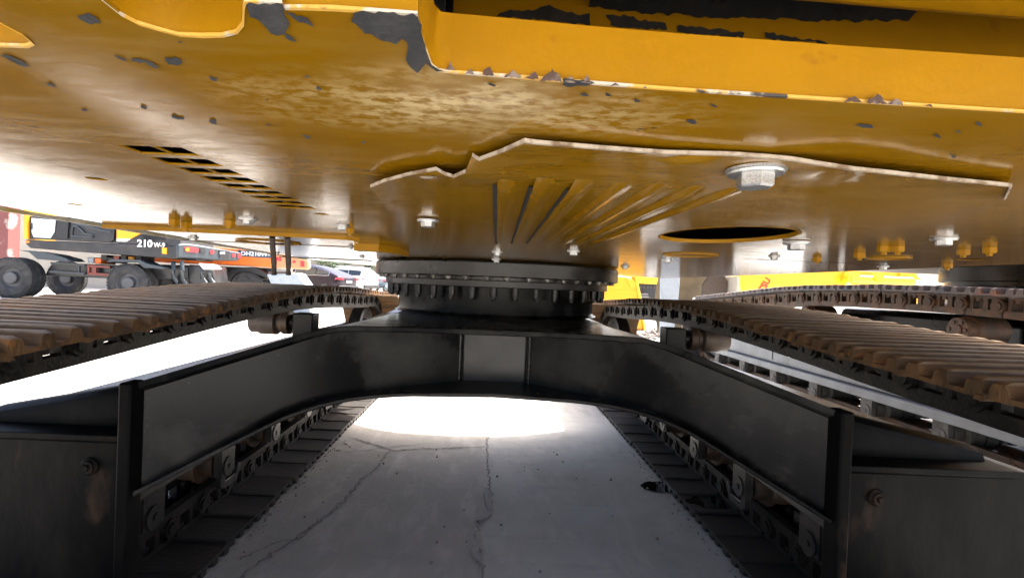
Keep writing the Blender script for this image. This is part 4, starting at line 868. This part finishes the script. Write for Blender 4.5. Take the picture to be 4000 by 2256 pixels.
S.slab([(2520, 1090), (2534, 1091), (2534, 1100), (2520, 1099)], -.02, .0, 'latch', 'bright_yellow')
for i in range(7): S.slab([(2455, 1144 + i * 10), (2520 + i * 3, 1145 + i * 10), (2524 + i * 3, 1151 + i * 10), (2455, 1151 + i * 10)], -.3, .3, 'track_shoe', 'shoe_grey')
S.slab([(2460, 1148), (2620, 1160), (2620, 1240), (2460, 1240)], .35, 2.0, 'track_frame', 'body_dark')
q = py_(2700, 1200, 8.5)
B3 = thing('digging_bucket', (q.x, q.y, 0), 'worn olive brown digging bucket with pale grey side plate behind the right track', 'bucket')
S = Side(2700, 8.5, R(0), B3)
S.slab([(2562, 1060), (2638, 1064), (2634, 1110), (2626, 1200), (2600, 1360), (2560, 1300)], -.25, -.20, 'side_plate', 'pale_steel', bev=.01)
mb = MB(); rr = []
for i in range(15):
    a = R(-80) + R(190) * i / 14; rr.append((.55 * math.sin(a) * -1, .72 - .62 * math.cos(a)))
xa, xb = S.P(2628, 1130).x, S.P(2870, 1130).x; yb_ = 8.8
mb.loft([[(xa, yb_ + math.cos(R(-90 + 200 * i / 14)) * .62, .80 + .66 * math.sin(R(-90 + 200 * i / 14))) for i in range(15)], [(xb, yb_ + math.cos(R(-90 + 200 * i / 14)) * .62, .80 + .66 * math.sin(R(-90 + 200 * i / 14))) for i in range(15)]], cap=False, closed=False)
mb.build('shell', 'olive', B3)
S.slab([(2760, 1180), (2764, 1110), (2790, 1075), (2850, 1062), (2866, 1100), (2862, 1160), (2874, 1380), (2760, 1380)], .2, .25, 'inner_shade_plate', 'rust_and_shade', bev=.02)  # dark sheet standing in for the shade inside the bucket
S.slab([(2868, 1080), (2880, 1081), (2872, 1180), (2866, 1180)], -.1, .5, 'cutting_edge', 'cream')
q = py_(3230, 1200, 9.5)
B4 = thing('excavator_boom', (q.x + 1.6, q.y, 0), 'glossy yellow excavator boom with red lettering lowered behind the grey tracks', 'boom')
S = Side(3230, 9.5, R(-4), B4)
bo = S.slab([(2884, 1072), (2960, 1050), (3200, 1030), (3420, 1030), (3560, 1050), (3640, 1120), (3720, 1330), (3640, 1370), (3560, 1200), (3480, 1130), (3350, 1118), (3150, 1138), (2990, 1170), (2912, 1196)], 0, .42, 'boom_beam', 'lemon', bev=.05, bseg=4)
mb = MB(); mb.tube([S.P(3300, 1092, -.12), S.P(3540, 1102, -.12)], .10, 20); mb.build('cylinder', 'lemon', B4); mb = MB(); mb.tube([S.P(3540, 1102, -.12), S.P(3640, 1112, -.12)], .05, 14); mb.build('rod', 'chrome', B4)
S.disc(3400, 1088, 16, -.26, -.1, 'pin_boss', 'lemon'); S.disc(3310, 1088, 26, -.2, .0, 'pin_boss', 'lemon'); S.disc(3540, 1085, 34, -.06, .0, 'pin_boss', 'lemon')
S.text('TSU', 2980, 1144, .17, 'red_print', rot=R(62))
rn = random.Random(3); mb = MB(); q = py_(2580, 1280, 10.5)
for i in range(260):
    x, y = q.x + rn.gauss(0, .28), q.y + rn.gauss(0, .25); r_ = rn.uniform(.02, .05); z = max(0, .22 - .5 * math.hypot(x - q.x, y - q.y)) * rn.random()
    mb.lathe([(r_ * .5, 0), (r_, r_ * .5), (r_ * .7, r_ * 1.1), (r_ * .2, r_ * 1.3)], (x, y, z), n=6, cap=True)
tag(mb.build('gravel_heap', 'gravel', smooth=False), 'small heap of brown and grey stones beside the loader bucket', 'gravel', kind='stuff')
